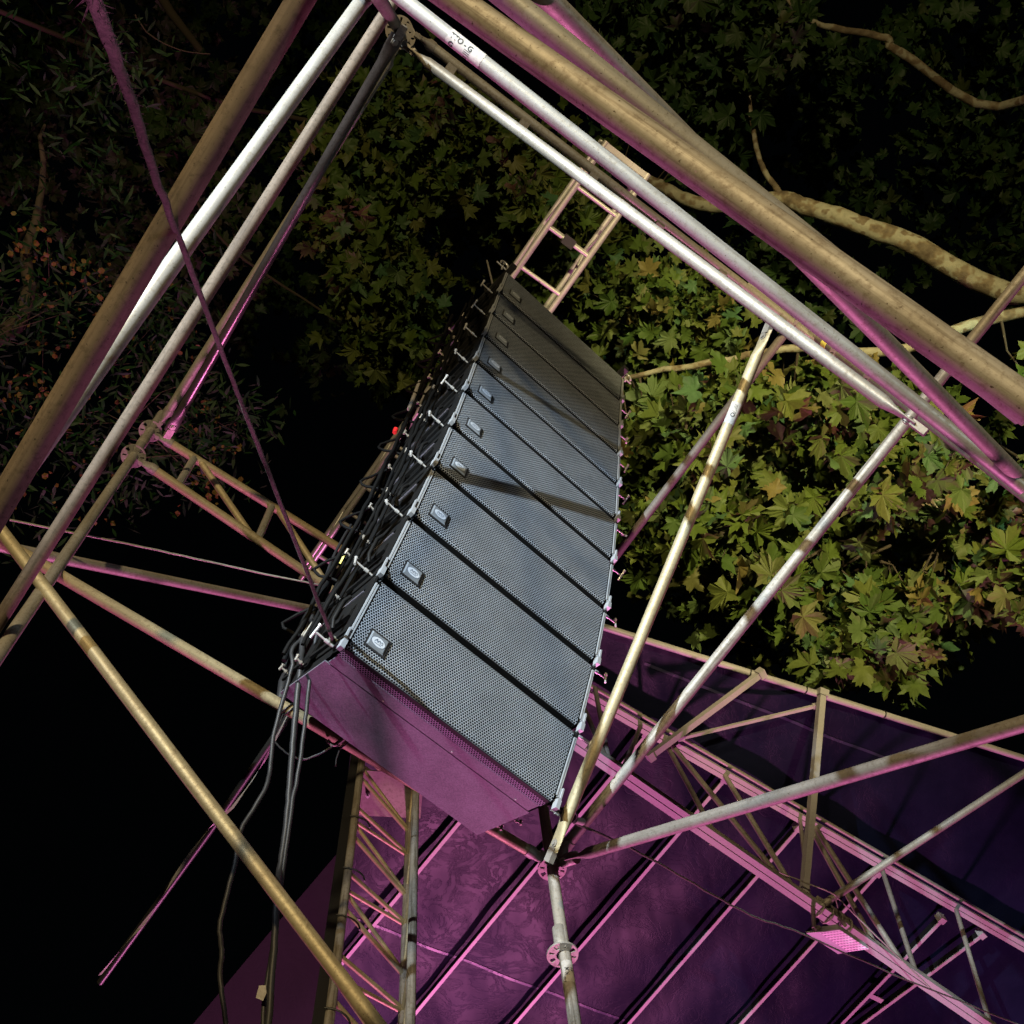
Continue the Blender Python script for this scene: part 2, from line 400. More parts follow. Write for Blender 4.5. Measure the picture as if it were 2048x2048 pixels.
# near post B: visible from the knot down, and up behind the speakers
B_low = lev(1150, 2048, B.z - .85); dB = dirn(B, B_low)
pt_ = B + dB*3.2
post(pt_, B - dB*2.2, 'upright post of the tower standing below the speakers, with a rosette and a hand-written sticker', [B + dB*.03, B2], 'worn', [B2 - dB*.09],
     stickers=[(3.2 - (B2-B).length - .155, .105, -.15, 2.0, R, (('3 rue', .0, .012, .013), ('N.M', .03, -.004, .022), ('4 k', .05, -.02, .016)))])
post(A - up*5.0, A + up*1.2, 'upright post of the tower in the top left knot of tubes', [A, A2], 'galv_dull')
post(C1 + dirn(C1, C2)*5, C1 - dirn(C1, C2)*.35, 'upright post at the left edge carrying two rosettes and the lattice beam', [C1, C2], 'galv', [C1.lerp(C2, .45)])
dD = dirn(D, lev(1749, 763, D.z - .62))
post(D + dD*4.5, D - dD*.9, 'upright post half hidden behind the tubes at the right, with yellow tape', [D, D + dD*.26, D + dD*.62], 'galv_dull')
g = Geo(); q = D + dD*.10; g.tube([q, q + dD*.05], R+.002, 18)
yt = g.build('yellow_tape_wrap', M['yellow']); tag(yt, 'band of yellow tape round the right-hand post', 'tape')

# ledgers of the top level
def ends(p, q, e0=.0, e1=.0): d = dirn(p, q); return p + d*e0, q - d*e1
def off(p, v): return p + v
a, b = ends(lev(800, 88, 5.75), lev(316, 856, 5.85), .1, .1)
ledger(a, b, 'tan ledger behind the purple-lit brace, small white sticker near the top knot', 'galv',
       stickers=[(.24, .14, .1, 1.9, R, (('e', .014, -.006, .026), ('=', .075, -.008, .012)))])
a, b = ends(lev(805, 48, 5.72), lev(1606, 663, 5.95), .15, .0)
ledger(a, b, 'ledger third from the lowest in the right-hand bundle, tan above and pink below', 'galv')
g = Geo(); d = dirn(a, b); lo = -up
t = thing('deck_rail', a, 'flat pink-lit steel rail slung just under the ledger in the right-hand bundle', 'rail')
g.cbox(a.lerp(b, .5) + lo*.03 + V_*.050, (b-a)*.92, V_*.014, up*.022); g.build('flat_bar', M['pale_paint'], t)
for k in range(6):
    h = Geo(); c = a.lerp(b, .06 + k*.176) + lo*.025 + V_*.035; h.cbox(c, d*.05, V_*.05, up*.012); h.build('hanger_lug', M['cast'], t)
a, b = ends(lev(1575, 660, 5.95), lev(1180, 1180, 5.95), .0, .0)
ledger(a, b, 'pinkish ledger crossing behind the bright diagonal and disappearing behind the speakers', 'galv_dull')
# lattice beam on the far left side
ltb = thing('lattice_beam', C1, 'two-chord lattice beam between the left post and the speaker stack', 'lattice beam')
ca, cb = C1 + dirn(C1, lev(690, 1103, 5.95))*.10, lev(690, 1103, 5.95); da = dirn(ca, cb); ce = cb + da*.95
ba, bb = C2 + dirn(C2, lev(661, 1178, 5.45))*.10, lev(661, 1178, 5.45); db_ = dirn(ba, bb); be = bb + db_*.95
Geo().tube(weldy(ca, ce), R, 18).build('chord', M['warm_lit'], ltb); Geo().tube(weldy(ba, be), R, 18).build('chord', M['warm_lit'], ltb)
wedge_head(ltb, ca, -da); wedge_head(ltb, ba, -db_)
def near_t(a, d, px, py):                 # parameter along a+d*t that lies nearest the sight line
    r = ray(px, py); n_ = a.cross(r); best = min((( (a+d*k*.01).normalized() - r).length, k*.01) for k in range(0, 400)); return a + d*best[1]
for (p, q) in (((386, 917), (357, 968)), ((540, 1018), (524, 1069))):
    Geo().tube([near_t(ca, da, *p), near_t(ba, db_, *q)], .021, 14).build('lattice_post', M['galv_bright'], ltb)
for (p, q) in (((400, 926), (511, 1060)), ((553, 1028), (661, 1175))):
    Geo().tube([near_t(ca, da, *p), near_t(ba, db_, *q)], .0185, 14).build('lattice_diagonal', M['warm_lit'], ltb)
# middle level
a, b = lev(40, 1104, 4.3), B - dirn(lev(40,1104,4.3), B)*.10
a = at(-180, 975, 26); b = B + dirn(B, a)*.10
ledger(a, b, 'long tan ledger passing under the lowest speaker to the bottom knot of tubes', 'warm_lit', (0, 1),
       stickers=[((b-a).length - .50, .15, .1, 2.2, R, (('O', .055, -.008, .03), ('o', .02, -.002, .018), ('-', .1, .0, .03)))])
for s_i, (px, py) in enumerate(((582, 1400), (690, 1478))):     # cable ties round that ledger
    c = near_t(a, dirn(a, b), px, py); d = dirn(a, b); g = Geo(); x = d.orthogonal().normalized(); y = d.cross(x)
    for j in range(2):
        cc = c + d*.018*j; L = [cc + (x*math.cos(t)+y*math.sin(t))*(R+.004) + d*.012*math.sin(t) for t in np.linspace(0, 2*PI, 18)]; g.tube(L, .003, 6)
    e = c + x*R; g.tube([c - y*R, c - y*(R+.03) - up*.05, c - y*(R+.02) - up*.11], .003, 6)
    tag(g.build('cable_tie', M['gaffer']), ['black cable tie on the ledger just left of the lowest speaker', 'pair of black cable ties on the ledger under the lowest speaker'][s_i], 'cable tie')
a = at(2190, 373, 24); b = B + dirn(B, a)*.10
ledger(a, b, 'ledger rising from the bottom knot across the roof and leaves to the right', 'worn', (0, 1))
a = at(830, 18, 31.5); b = at(2048, 977, 31.5)
dd = dirn(a, b); a = a - dd*.35
ledger(a, b, 'ledger with a large white printed sticker near the top knot', 'galv_bright', (0, 0),
       stickers=[(.36 + .125, .13, .15, 2.9, R, (('TTO - G', .006, -.003, .023), ('G', .012, -.029, .024), ('=', .066, -.018, .010), ('BJ3', .07, -.033, .011))), ])
a = at(810, -34, 26); b = at(-160, 1490, 30)
ledger(a, b, 'dim pinkish-brown ledger third from the left in the top left group', 'brown', (0, 0))
# lower level, close to the lens
a = at(690, -150, 55); b = at(-160, 1280, 55)
ledger(a, b, 'dim mottled tube outermost in the top left group', 'brown', (0, 0))
a = at(780, -192, 50); b = at(2048, 829, 50)
ledger(a, b, 'ledger with a white-blue highlight crossing behind the thickest tube at the top right', 'galv_bright', (0, 0))
# braces
brace(at(752, -36, 30), at(-170, 1242, 48), 'brightest brace in the top left group, flattened at its upper end', 'galv_bright', (1, 0), twist=.6)
brace(at(796, 70, 23.5), at(340, 862, 19), 'dark brace with a magenta highlight ending at the rosettes of the left post', 'dark_gloss', (1, 1), twist=.2)
brace(at(700, -148, 56), at(2070, 821, 78), 'thickest tube of all, worn wooden-looking brown and purple, crossing the top right', 'worn', (0, 0))
brace(at(950, -148, 52), at(2060, 976, 31), 'steep tube crossing behind the thickest one and leaving at the right edge', 'galv', (0, 0))
brace(at(818, 98, 22.5), at(1830, 850, 29), 'lowest brace of the right-hand bundle, flattened beside the top knot and at the right edge', 'galv', (1, 1), twist=.9)
a, b = at(1534, 662, 22.5), at(1106, 1702, 25)
brace(a, b, 'bright cream brace from the right-hand bundle down to the bottom knot, with a small sticker', 'warm_lit', (1, 1), twist=2.4,
      stickers=[(.36, .10, -.1, 2.2, R, (('VO', .035, -.006, .024), ('=', .01, -.004, .010)))])
brace(at(2200, 1402, 35), B + dirn(B, at(2200, 1402, 35))*.12, 'brace with an olive top and bright pink underside running right from the bottom knot', 'galv_dull', (0, 1), twist=.1)
wedge_head(thing('loose_wedge_coupler', B, 'cast wedge coupler on the bottom knot beside the pink brace', 'coupler'), B + dirn(B, at(1792, 1541, 30))*.13, dirn(at(1792, 1541, 30), B))
brace(at(-180, 822, 24), at(800, 2110, 33.5), 'big tan brace crossing the lower left corner in front of the mast', 'warm_lit', (0, 0))
a, b = at(-160, 1060, 25), at(636, 1222, 17.5)
ledger(a, b, 'short pink and tan stub tube ending in the open at the left of the speakers', 'galv', (0, 0), name='scaffold_stub_tube', group=None, cat='scaffold tube')

# ------------------------------------------------------------------ hanging line array
W = 1.05
u = Vector((math.cos(.8791), math.sin(.8791), 0)); bk0 = Vector((-u.y, u.x, 0))
tilts = [.2612 - .0333*i + .0069*i*i for i in range(10)]
p = Vector((.206, .996, 7.154)); fronts = []
for t in tilts:
    fronts.append(p.copy()); p = p + .3773*(bk0*math.sin(t) - up*math.cos(t))
fronts.append(p.copy())
labs = ['topmost and smallest-looking speaker cabinet of the hanging column, under the rigging frame', 'second speaker cabinet from the top of the hanging column', 'third speaker cabinet from the top of the hanging column', 'fourth speaker cabinet from the top of the hanging column', 'fifth speaker cabinet from the top of the hanging column', 'fifth speaker cabinet from the bottom of the hanging column', 'fourth speaker cabinet from the bottom, the brown shadow band starting at its left', 'third speaker cabinet from the bottom, just under the slanting brown shadow band', 'second speaker cabinet from the bottom of the hanging column', 'lowest and largest-looking speaker cabinet, its magenta-lit underside showing']
names = ['topmost', 'second', 'third', 'fourth', 'fifth', 'sixth', 'seventh', 'eighth', 'ninth', 'lowest']
def cabinet(i):
    t = tilts[i]; dn = bk0*math.sin(t) - up*math.cos(t); bk = bk0*math.cos(t) + up*math.sin(t); U3 = -dn
    o = fronts[i+1]                        # lower left front corner
    H = .3773
    P_ = lambda x, y, z: o + u*x + bk*y + U3*z
    root = thing('line_array_speaker', o, labs[i], 'speaker', 'ten speaker cabinets of the hanging line array')
    # body: wedge, rear face lower than the front
    yb0, yb1 = .035, .505; zt0, zt1 = H-.02, H-.055; x0, x1 = .012, W-.012
    g = Geo(); V = [P_(x0,yb0,.006), P_(x1,yb0,.006), P_(x1,yb1,.006), P_(x0,yb1,.006), P_(x0,yb0,zt0), P_(x1,yb0,zt0), P_(x1,yb1,zt1), P_(x0,yb1,zt1)]
    g.add(V, [(4,5,6,7),(0,1,5,4),(1,2,6,5),(2,3,7,6),(3,0,4,7)]); g.build('cabinet', M['rig_black'], root)
    # underside: front strip with screws, groove, panel
    g = Geo(); g.cbox(P_(W/2, .112, .003), u*(W-.05), bk*.070, U3*.008); st = g.build('underside_strip', M['bottom_paint'], root)
    g = Geo(); g.cbox(P_(W/2, .328, .003), u*(x1-x0), bk*.350, U3*.007); g.build('underside_panel', M['bottom_paint'], root)
    if i == 9:
        for xx in (.28, .62, .95):
            s = Geo(); s.tube([P_(xx, .135, -.003), P_(xx, .135, -.001)], .004, 8); s.build('screw', M['pin'], st)
    # grille: front, lower lip and upper lip, UV in metres
    g = Geo(); xa, xb = .020, W-.020; nx = 2
    prof = [(.078, .0), (.020, .0), (.006, .004), (.0, .014), (.0, H-.052), (.012, H-.032), (.04, H-.024)]
    s = 0; S = [0]
    for k in range(1, len(prof)): s += math.dist(prof[k-1], prof[k]); S.append(s)
    for k in range(len(prof)-1):
        (y0, z0), (y1, z1) = prof[k], prof[k+1]
        V = [P_(xa, y0, z0), P_(xb, y0, z0), P_(xb, y1, z1), P_(xa, y1, z1)]
        g.add(V, [(0,1,2,3)], False, 0, [[(xa, S[k]), (xb, S[k]), (xb, S[k+1]), (xa, S[k+1])]])
    g.build('grille', M['grille'], root)
    g = Geo(); y0_, y1_ = (.010, .079) if i < 9 else (.010, .030)  # black strip added as the shade under the grille lip
    g.cbox(P_(W/2, (y0_+y1_)/2, -.0015), u*(W-.05), bk*(y1_-y0_), U3*.004); g.build('lip_shade_strip', M['rig_black'], root)
    # side edge trims with a step, and the rigging plates
    for s, xe in ((-1, .0), (1, W)):
        g = Geo(); xi = xe - s*.020
        g.cbox(P_(xe - s*.011, -.001, H*.46), u*.005, bk*.006, U3*(H*.74)); g.cbox(P_(xe - s*.002, .004, H*.46), u*.006, bk*.012, U3*(H*.76))
        g.build('edge_trim', M['edge_alu'], root)
        g = Geo(); g.cbox(P_(xe + s*.004, .034, H*.5), u*.008, bk*.055, U3*(H-.02))
        g.cbox(P_(xe + s*.012, .30, H*.5), u*.008, bk*.06, U3*(H-.05)); g.cbox(P_(xe + s*.012, .45, H*.45), u*.01, bk*.05, U3*(H-.1))
        g.cbox(P_(xe + s*.008, .20, H*.5), u*.016, bk*.26, U3*.03); g.cbox(P_(xe + s*.01, .20, H*.16), u*.012, bk*.4, U3*.018)
        g.tube([P_(xe + s*.03, .12, H*.3), P_(xe + s*.045, .12, H*.4), P_(xe + s*.045, .12, H*.65), P_(xe + s*.03, .12, H*.75)], .008, 8)
        rp = g.build('rigging_frame', M['rig_black'], root)
        g = Geo(); g.cbox(P_(xe + s*.002, .0, -.004), u*.018, bk*.03, U3*.04); g.cbox(P_(xe + s*.007, -.004, .045), u*.007, bk*.012, U3*.055)
        g.tube([P_(xe + s*.0, -.010, .018), P_(xe + s*.0, .02, .018)], .007, 8); g.build('link_plate', M['edge_alu'], rp)
        # T-handled locking pins: front and rear
        for (yy, zz, L) in ((.05, .0, .085), (.30, .03, .035), (.44, .05, .035)):
            g = Geo(); rot = rng.uniform(-.9, .9); c0 = P_(xe + s*.015, yy, zz); c1 = P_(xe + s*(.015+L), yy, zz + .006)
            hd = (bk*math.sin(rot) + U3*math.cos(rot))*(.028 if yy < .1 else .012)
            g.tube([c0, c1], .0045, 8); g.tube([c1 - hd, c1 + hd], .0055, 8); g.tube([c0.lerp(c1, .25), c0.lerp(c1, .45)], .008, 8)
            g.tube([c1 + hd*.9, c1 + hd*1.2], .008, 8)
            g.build('locking_pin', M['pin' if yy < .1 else 'cast'], rp)
    # badge: plate, oval, emblem lines
    bx, bz = .112, .092; bw, bh = .078, .066
    g = Geo(); g.cbox(P_(bx, -.003, bz), u*(bw+.014), bk*.006, U3*(bh+.014)); bd = g.build('badge_frame', M['black_paint'], root)
    g = Geo(); V = []
    for (dx, dz, yy) in ((-1,-1,-.006),(1,-1,-.006),(1,1,-.006),(-1,1,-.006),(-.86,-.82,-.011),(.86,-.82,-.011),(.86,.82,-.011),(-.86,.82,-.011)):
        V.append(P_(bx + dx*bw/2, yy, bz + dz*bh/2))
    g.add(V, [(4,5,6,7),(0,1,5,4),(1,2,6,5),(2,3,7,6),(3,0,4,7)]); g.build('badge_plate', M['badge'], bd)
    for (ra, rb, yy, mm, nm) in ((.032, .0215, -.0117, 'badge_rim', 'oval_rim'), (.0295, .019, -.0123, 'badge_white', 'oval_emblem')):
        g = Geo(); g.add([P_(bx + ra*math.cos(2*PI*k/28), yy, bz-.002 + rb*math.sin(2*PI*k/28)) for k in range(28)], [tuple(range(28))])
        g.build(nm, M[mm], bd)
    g = Geo()
    for pl in ([(-.024,-.008),(-.012,.012),(-.004,-.006),(.004,.012),(.012,-.008)], [(-.018,.002),(0,.002)], [(.010,.004),(.024,.010),(.026,-.002),(.016,-.008)], [(-.022,-.015),(.02,-.015)]):
        for (xa_, za), (xb_, zb_) in zip(pl, pl[1:]):
            xa_, za, xb_, zb_ = xa_*.72, za*.72, xb_*.72, zb_*.72
            dx, dz = xb_-xa_, zb_-za; L = math.hypot(dx, dz); nx_, nz = -dz/L*.0014, dx/L*.0014
            g.add([P_(bx+xa_+nx_, -.0128, bz+za+nz), P_(bx+xa_-nx_, -.0128, bz+za-nz), P_(bx+xb_-nx_, -.0128, bz+zb_-nz), P_(bx+xb_+nx_, -.0128, bz+zb_+nz)], [(0,1,2,3)])
    g.build('emblem_strokes', M['badge_rim'], bd)
    # rear connector panel clutter
    g = Geo(); g.cbox(P_(W/2, yb1+.012, H*.42), u*.34, bk*.024, U3*.18)
    for k in range(4): g.tube([P_(W/2-.1+k*.06, yb1+.02, H*.42), P_(W/2-.1+k*.06, yb1+.07, H*.40)], .012, 8)
    g.build('connector_panel', M['black_paint'], root)
    return P_
PF = [cabinet(i) for i in range(10)]
# bumper frame above the top cabinet
t0 = tilts[0]; dn = bk0*math.sin(t0) - up*math.cos(t0); bk = bk0*math.cos(t0) + up*math.sin(t0); U3 = -dn; o = fronts[0]
bf = thing('flying_frame', o, 'steel flying frame and shackles on top of the speaker column', 'rigging frame')
Q = lambda x, y, z: o + u*x + bk*y + U3*z
for nm, c, e in (('frame_bar', Q(.02, .26, .03), bk*.6), ('frame_bar', Q(W-.02, .26, .03), bk*.6)):
    g = Geo(); g.cbox(c, u*.04, e, U3*.05); g.build(nm, M['black_paint'], bf)
for y in (.03, .45):
    g = Geo(); g.cbox(Q(W/2, y+.1, .03), u*W, bk*.05, U3*.045); g.build('cross_bar', M['black_paint'], bf)
for x in (-.03, W+.03):
    g = Geo()
    g.tube([Q(x, .0, .0)+U3*(.03+.035*math.sin(a_)) + u*.03*math.cos(a_) for a_ in np.linspace(-.3, PI+.3, 10)], .007, 8)
    g.tube([Q(x-.05, .02, .03), Q(x+.05, .02, .03)], .006, 8); g.tube([Q(x, .02, -.01), Q(x, .02, .1)], .006, 8); g.build('shackle', M['pin'], bf)
for x in (.2, .85):
    g = Geo(); g.tube([Q(x, .3, .05), Q(x, .3, .05) + up*3.0], .008, 8); g.build('lifting_chain', M['cast'], bf)

# cables running down the left side and rear of the column
def wob(pts, amp, k=4, seed=0):
    r_ = random.Random(seed); out = []
    for i in range(len(pts)-1):
        for j in range(k):
            t = j/k; a, b = pts[i], pts[i+1]
            # catmull-rom
            p0 = pts[max(i-1,0)]; p3 = pts[min(i+2,len(pts)-1)]
            q = .5*((2*a) + (b-p0)*t + (2*p0-5*a+4*b-p3)*t*t + (3*a-p0-3*b+p3)*t**3)
            out.append(q + Vector((r_.uniform(-1,1), r_.uniform(-1,1), r_.uniform(-1,1)))*amp)
    out.append(pts[-1]); return out
for k in (0, 1, 3, 4, 5):
    y = [.50, .46, .40, .34, .52, .26, .43][k]; x = [-.045, -.06, -.05, -.045, -.02, -.05, -.075][k]; r_ = [.011, .009, .013, .008, .01, .009, .012][k]
    pts = [PF[i](x + rng.uniform(-.008, .004), y + rng.uniform(-.014, .014), z) for i in range(10) for z in (.30, .12)]
    c = Geo().tube(wob(pts, .004, 3, k), r_, 8).build('speaker_cable', M['side_cable'])
    tag(c, ['black speaker cable at the rear edge of the column side', 'thin black cable beside the rear edge of the column', 'thick black cable down the middle of the dark column side', 'thin wavering cable over the rigging frames of the column', 'black cable looped behind the rear corner of the column', 'black cable nearest the grilles on the dark column side', 'outermost thick black cable hanging off the dark column side'][k], 'cable', 'cables down the side of the speaker column')
for k in range(9):                          # jumper loops between cabinets
    g = Geo(); a = PF[k](-.02, .47, .12); b = PF[k+1](-.02, .45, .24); m_ = a.lerp(b, .5) - u*.09 + bk0*.10
    g.tube(wob([a, m_, b], .003, 5, k), .007, 8)
    tag(g.build('jumper_cable', M['side_cable']), f'short black jumper cable looping behind the {names[k]} speaker from the top', 'cable', 'jumper cables behind the speakers')
g = Geo(); c = PF[4](-.08, .50, .10)
g.tube([c, c + U3*.04], .012, 10); g.tube([c + U3*.045 + bk0*.015, c + U3*.08 + bk0*.02], .009, 10); tag(g.build('red_connector', M['red']), 'small red plug on the rear edge of the speaker column', 'connector')
g = Geo(); c = PF[3](-.06, .50, .05); g.tube([c, c - up*.0 + dirn(PF[3](-.06,.5,0), PF[2](-.06,.53,.2))*.42], .012, 10); tag(g.build('lit_rod', M['pale_paint']), 'thin magenta-lit rod behind the upper part of the speaker column', 'rod')

# ------------------------------------------------------------------ ropes and loose cables
rp = [at(120, -300, 62, .014), at(200, 30, 44, .014), at(256, 186, 28, .013), at(310, 350, 20, .013), at(371, 512, 13.5, .013), at(466, 762, 9, .012), at(500, 850, 8.5, .012), at(568, 1024, 7.5, .012), at(620, 1160, 7, .012), atd(668, 1284, 4.12)]
rp = [p_ for p_ in rp]
pts = wob(rp, .0012, 8, 3); g = Geo(); g.tube(pts, [.0048+.0030*k/(len(pts)-1) for k in range(len(pts))], 10)
r0 = thing('tether_rope', rp[-1], 'fuzzy purple-brown rope slanting from the upper left corner to the lowest speaker', 'rope')
g.build('strand', M['rope'], r0)
g = Geo()
for k in range(900):                        # loose fibres
    i = rng.randrange(len(pts)-1); a = pts[i].lerp(pts[i+1], rng.random()); d = Vector((rng.gauss(0,1), rng.gauss(0,1), rng.gauss(0,1))).normalized()
    a = a + d*.005; e = a + d*rng.uniform(.003, .012) + dirn(pts[i], pts[i+1])*rng.uniform(-.02, .02); s_ = d.orthogonal().normalized()*.0004
    g.add([a - s_, a + s_, e], [(0,1,2)])
o_ = g.build('loose_fibres', M['rope'], r0); o_['kind'] = 'stuff'
g = Geo()
for k in range(3):
    c = rp[-1]; g.tube([c + Vector((math.cos(t_)*.018, math.sin(t_)*.014, .006*k + .01*math.sin(t_*2))) for t_ in np.linspace(0, 2*PI, 12)], .006, 8)
g.tube([rp[-1], rp[-1] + u*.05 - up*.02, rp[-1] + u*.10], .005, 8)
g.build('knot', M['rope'], r0)
# right-hand cord from the lowest speaker to the far right
c0 = PF[9](W, .02, .0); cp = [c0, atd(1139, 1639, 4.6), atd(1280, 1706, 5.2), atd(1390, 1768, 5.8), atd(1500, 1830, 6.4), atd(1610, 1870, 7.0), atd(1792, 1950, 8.0), atd(2040, 2050, 9.5)]
pts = wob(cp, .003, 6, 5); t = thing('frayed_cord', c0, 'thin frayed brown cord from the lower right corner of the speakers across the purple roof', 'cord')
Geo().tube(pts, .0055, 8).build('strand', M['rope'], t)
g = Geo()
for k in range(260):
    i = rng.randrange(len(pts)-1); a = pts[i].lerp(pts[i+1], rng.random()); d = Vector((rng.gauss(0,1), rng.gauss(0,1), rng.gauss(0,1))).normalized()
    e = a + d*rng.uniform(.008, .02); s_ = d.orthogonal().normalized()*.0012; g.add([a - s_, a + s_, e], [(0,1,2)])
o_ = g.build('loose_fibres', M['rope'], t); o_['kind'] = 'stuff'
g = Geo(); c = atd(1139, 1632, 4.55)
for k in range(4): g.tube([c + Vector((math.cos(t_)*.03, math.sin(t_)*.03, .008*k)) for t_ in np.linspace(0, 2*PI, 12)], .006, 8)
g.tube([PF[9](W, .02, .01), c], .008, 8); g.build('knot', M['gaffer'], t)
g = Geo(); g.tube([c + u*.03, c + u*.075 + up*.03], [.012, .016], 10); tag(g.build('white_plug', M['label']), 'small white plug tied to the brace at the lower right corner of the speakers', 'plug')
def run(pixels, dist, r_, name, label, cat, seed=0, m='cable', group=None):
    n_ = len(pixels); P2 = [atd(px, py, dist[0] + (dist[1]-dist[0])*k/(n_-1)) for k, (px, py) in enumerate(pixels)]
    return tag(Geo().tube(wob(P2, .0015, 6, seed), r_, 10).build(name, M[m]), label, cat, group)
gr = 'heavy cables hanging from the speakers'
run([(606, 1275), (584, 1300), (585, 1331), (566, 1400), (547, 1474), (540, 1536), (529, 1581), (481, 1663), (470, 1730), (441, 1841), (443, 1900), (441, 1960), (452, 2048), (462, 2110)], (4.5, 3.9), .0085, 'hanging_cable', 'leftmost hanging black cable, bending in a slow curve over the big brace', 'cable', 1, group=gr)
run([(606, 1275), (603, 1310), (600, 1342), (590, 1440), (582, 1536), (574, 1640), (560, 1740), (555, 1775), (548, 1900), (537, 2048), (532, 2120)], (4.5, 3.8), .012, 'hanging_cable', 'thickest hanging black cable, straight down from the speakers', 'cable', 2, group=gr)
run([(640, 1235), (630, 1290), (622, 1342), (610, 1440), (598, 1536), (584, 1610), (572, 1700), (556, 1810), (545, 1900), (530, 1990), (524, 2100)], (4.4, 3.9), .008, 'hanging_cable', 'rightmost of the three hanging cables, carrying a white tag', 'cable', 3, group=gr)
g = Geo(); c = atd(524, 1986, 3.9); rr_ = ray(524, 1986); x = rr_.cross(up).normalized(); y = x.cross(rr_)
g.add([c + x*a_ + y*b_ for a_, b_ in ((-.016,-.016),(.008,-.022),(.014,.002),(.006,.024),(-.014,.02))] + [c + x*a_ + y*b_ + rr_*.004 for a_, b_ in ((-.016,-.016),(.008,-.022),(.014,.002),(.006,.024),(-.014,.02))], [(0,1,2,3,4),(9,8,7,6,5)] + [(k,(k+1)%5,(k+1)%5+5,k+5) for k in range(5)])
tag(g.build('cable_tag', M['label']), 'crumpled white paper tag taped to a hanging cable', 'tag')
run([(20, 1040), (256, 1088), (420, 1124), (608, 1164), (660, 1172)], (5.0, 5.4), .0045, 'guy_wire', 'thin tan wire crossing above the stub tube to the speakers', 'wire', 4, 'galv')
run([(545, 1478), (565, 1500), (600, 1518), (640, 1508), (668, 1490)], (4.6, 4.6), .004, 'cable_loop', 'thin black cable drooping in a loop under the ledger', 'cable', 6)
run([(655, 1480), (668, 1490), (690, 1476)], (4.6, 4.6), .008, 'cable_end', 'short pink-lit cable end at the ledger under the speakers', 'cable', 7, 'galv_dull')
run([(622, 1240), (640, 1190), (668, 1110), (702, 1050)], (4.5, 5.6), .007, 'side_cable', 'black cable hanging clear of the lower left side of the speakers', 'cable', 8)
g = Geo(); g.tube([atd(562, 1400, 4.7), atd(566, 1365, 4.75), atd(572, 1352, 4.8)], .020, 12); g.tube([atd(566, 1350, 4.8), atd(620, 1310, 4.7)], .008, 8); g.tube([atd(572, 1360, 4.8), atd(628, 1322, 4.7)], .008, 8)
tag(g.build('dark_pipe_end', M['black_paint']), 'short dark pipe end hanging at the left below the speakers', 'pipe')
g = Geo(); g.tube([atd(634, 1233, 4.55), atd(622, 1250, 4.55), atd(606, 1275, 4.5)], .006, 8); g.tube([atd(620, 1236, 4.6), atd(612, 1256, 4.55), atd(604, 1272, 4.5)], .005, 8); g.tube([atd(616, 1238, 4.6), atd(625, 1236, 4.6)], .008, 8)
tag(g.build('cable_hook', M['galv']), 'bent tan steel hook carrying the hanging cables', 'hook')
g = Geo(); g.tube([atd(682, 1128, 5.0), atd(688, 1117, 5.0), atd(698, 1116, 5.0)], [.018, .022, .015], 10); tag(g.build('yellow_tape_roll', M['yellow']), 'crumpled yellow tape at the end of the lattice beam', 'tape')
# shiny crumpled strip in the lower left
sp = [(575, 1430), (530, 1520), (505, 1560), (465, 1615), (420, 1655), (385, 1700), (345, 1760), (315, 1810), (285, 1850), (262, 1875), (200, 1950)]
t = thing('crumpled_strip', atd(400, 1680, 5.2), 'thin twisted magenta-shining strip of sheeting in the black lower left', 'sheeting strip')
g = Geo(); V = []; K = 60
for k in range(K+1):
    f_ = k/K*(len(sp)-1); i = min(int(f_), len(sp)-2); q = f_-i; px = sp[i][0]*(1-q)+sp[i+1][0]*q; py = sp[i][1]*(1-q)+sp[i+1][1]*q
    c = atd(px, py, 4.9+.9*k/K); tw = k*.21; wd = .0065*(.25+abs(math.sin(k*.23)))
    e = Vector((math.cos(tw), math.sin(tw)*.6, math.sin(tw*.7)*.6))*wd; V += [c - e, c + e]
g.add(V, [(2*k, 2*k+1, 2*k+3, 2*k+2) for k in range(K)]); g.build('foil', M['pale_paint'], t)
g = Geo(); g.tube([atd(582, 1425, 5.0), atd(420, 1662, 5.4), atd(200, 1965, 5.9)], .016, 10); g.build('dark_cord', M['gaffer'], t)

# ------------------------------------------------------------------ far box truss
Z1 = 10.4
e0, e1 = lev(1214, 283, Z1), lev(602, 1158, Z1); f0 = lev(1296, 349, Z1); dv = dirn(e0, e1); Lt = (e1-e0).length
f0 = e0 + (f0 - e0) - dv*((f0-e0).dot(dv)); f1 = f0 + dv*Lt; hz = up*.34
bt = thing('box_truss', e0, 'far square box truss running up behind the speakers, pale pink and tan', 'truss')
for q in (Vector((0,0,0)), hz):
    for (s_, e_) in ((e0, e1), (f0, f1)): Geo().tube(weldy(s_+q, e_+q, 4), .029, 14).build('chord', M['alu'], bt)
step = .44; nst = int(Lt/step); 
for k in range(nst+1):
    a = e0 + dv*(k*step+.03); b = f0 + dv*(k*step+.03)
    if k == 0:
        for q in (Vector((0,0,0)), hz): g = Geo(); g.cbox(a.lerp(b,.5)+q, b-a, dv*.05, up*.05); g.build('end_bar', M['alu'], bt)
        for c in (a, b): Geo().tube([c, c+hz], .022, 10).build('end_bar', M['alu'], bt)
    if k % 1 == 0 and k > 0: Geo().tube([a, b], .021, 10).build('rung', M['alu'], bt)
    if k % 2 == 0: Geo().tube([a+hz, b+hz], .02, 8).build('rung', M['alu'], bt)
    if k < nst:
        for c0_, c1_ in ((a, a + dv*step), (b, b + dv*step)):
            p_, q_ = (c0_, c1_+hz) if k % 2 else (c0_+hz, c1_)
            Geo().tube([p_, q_], .014, 8).build('lacing_bar', M['alu'], bt)
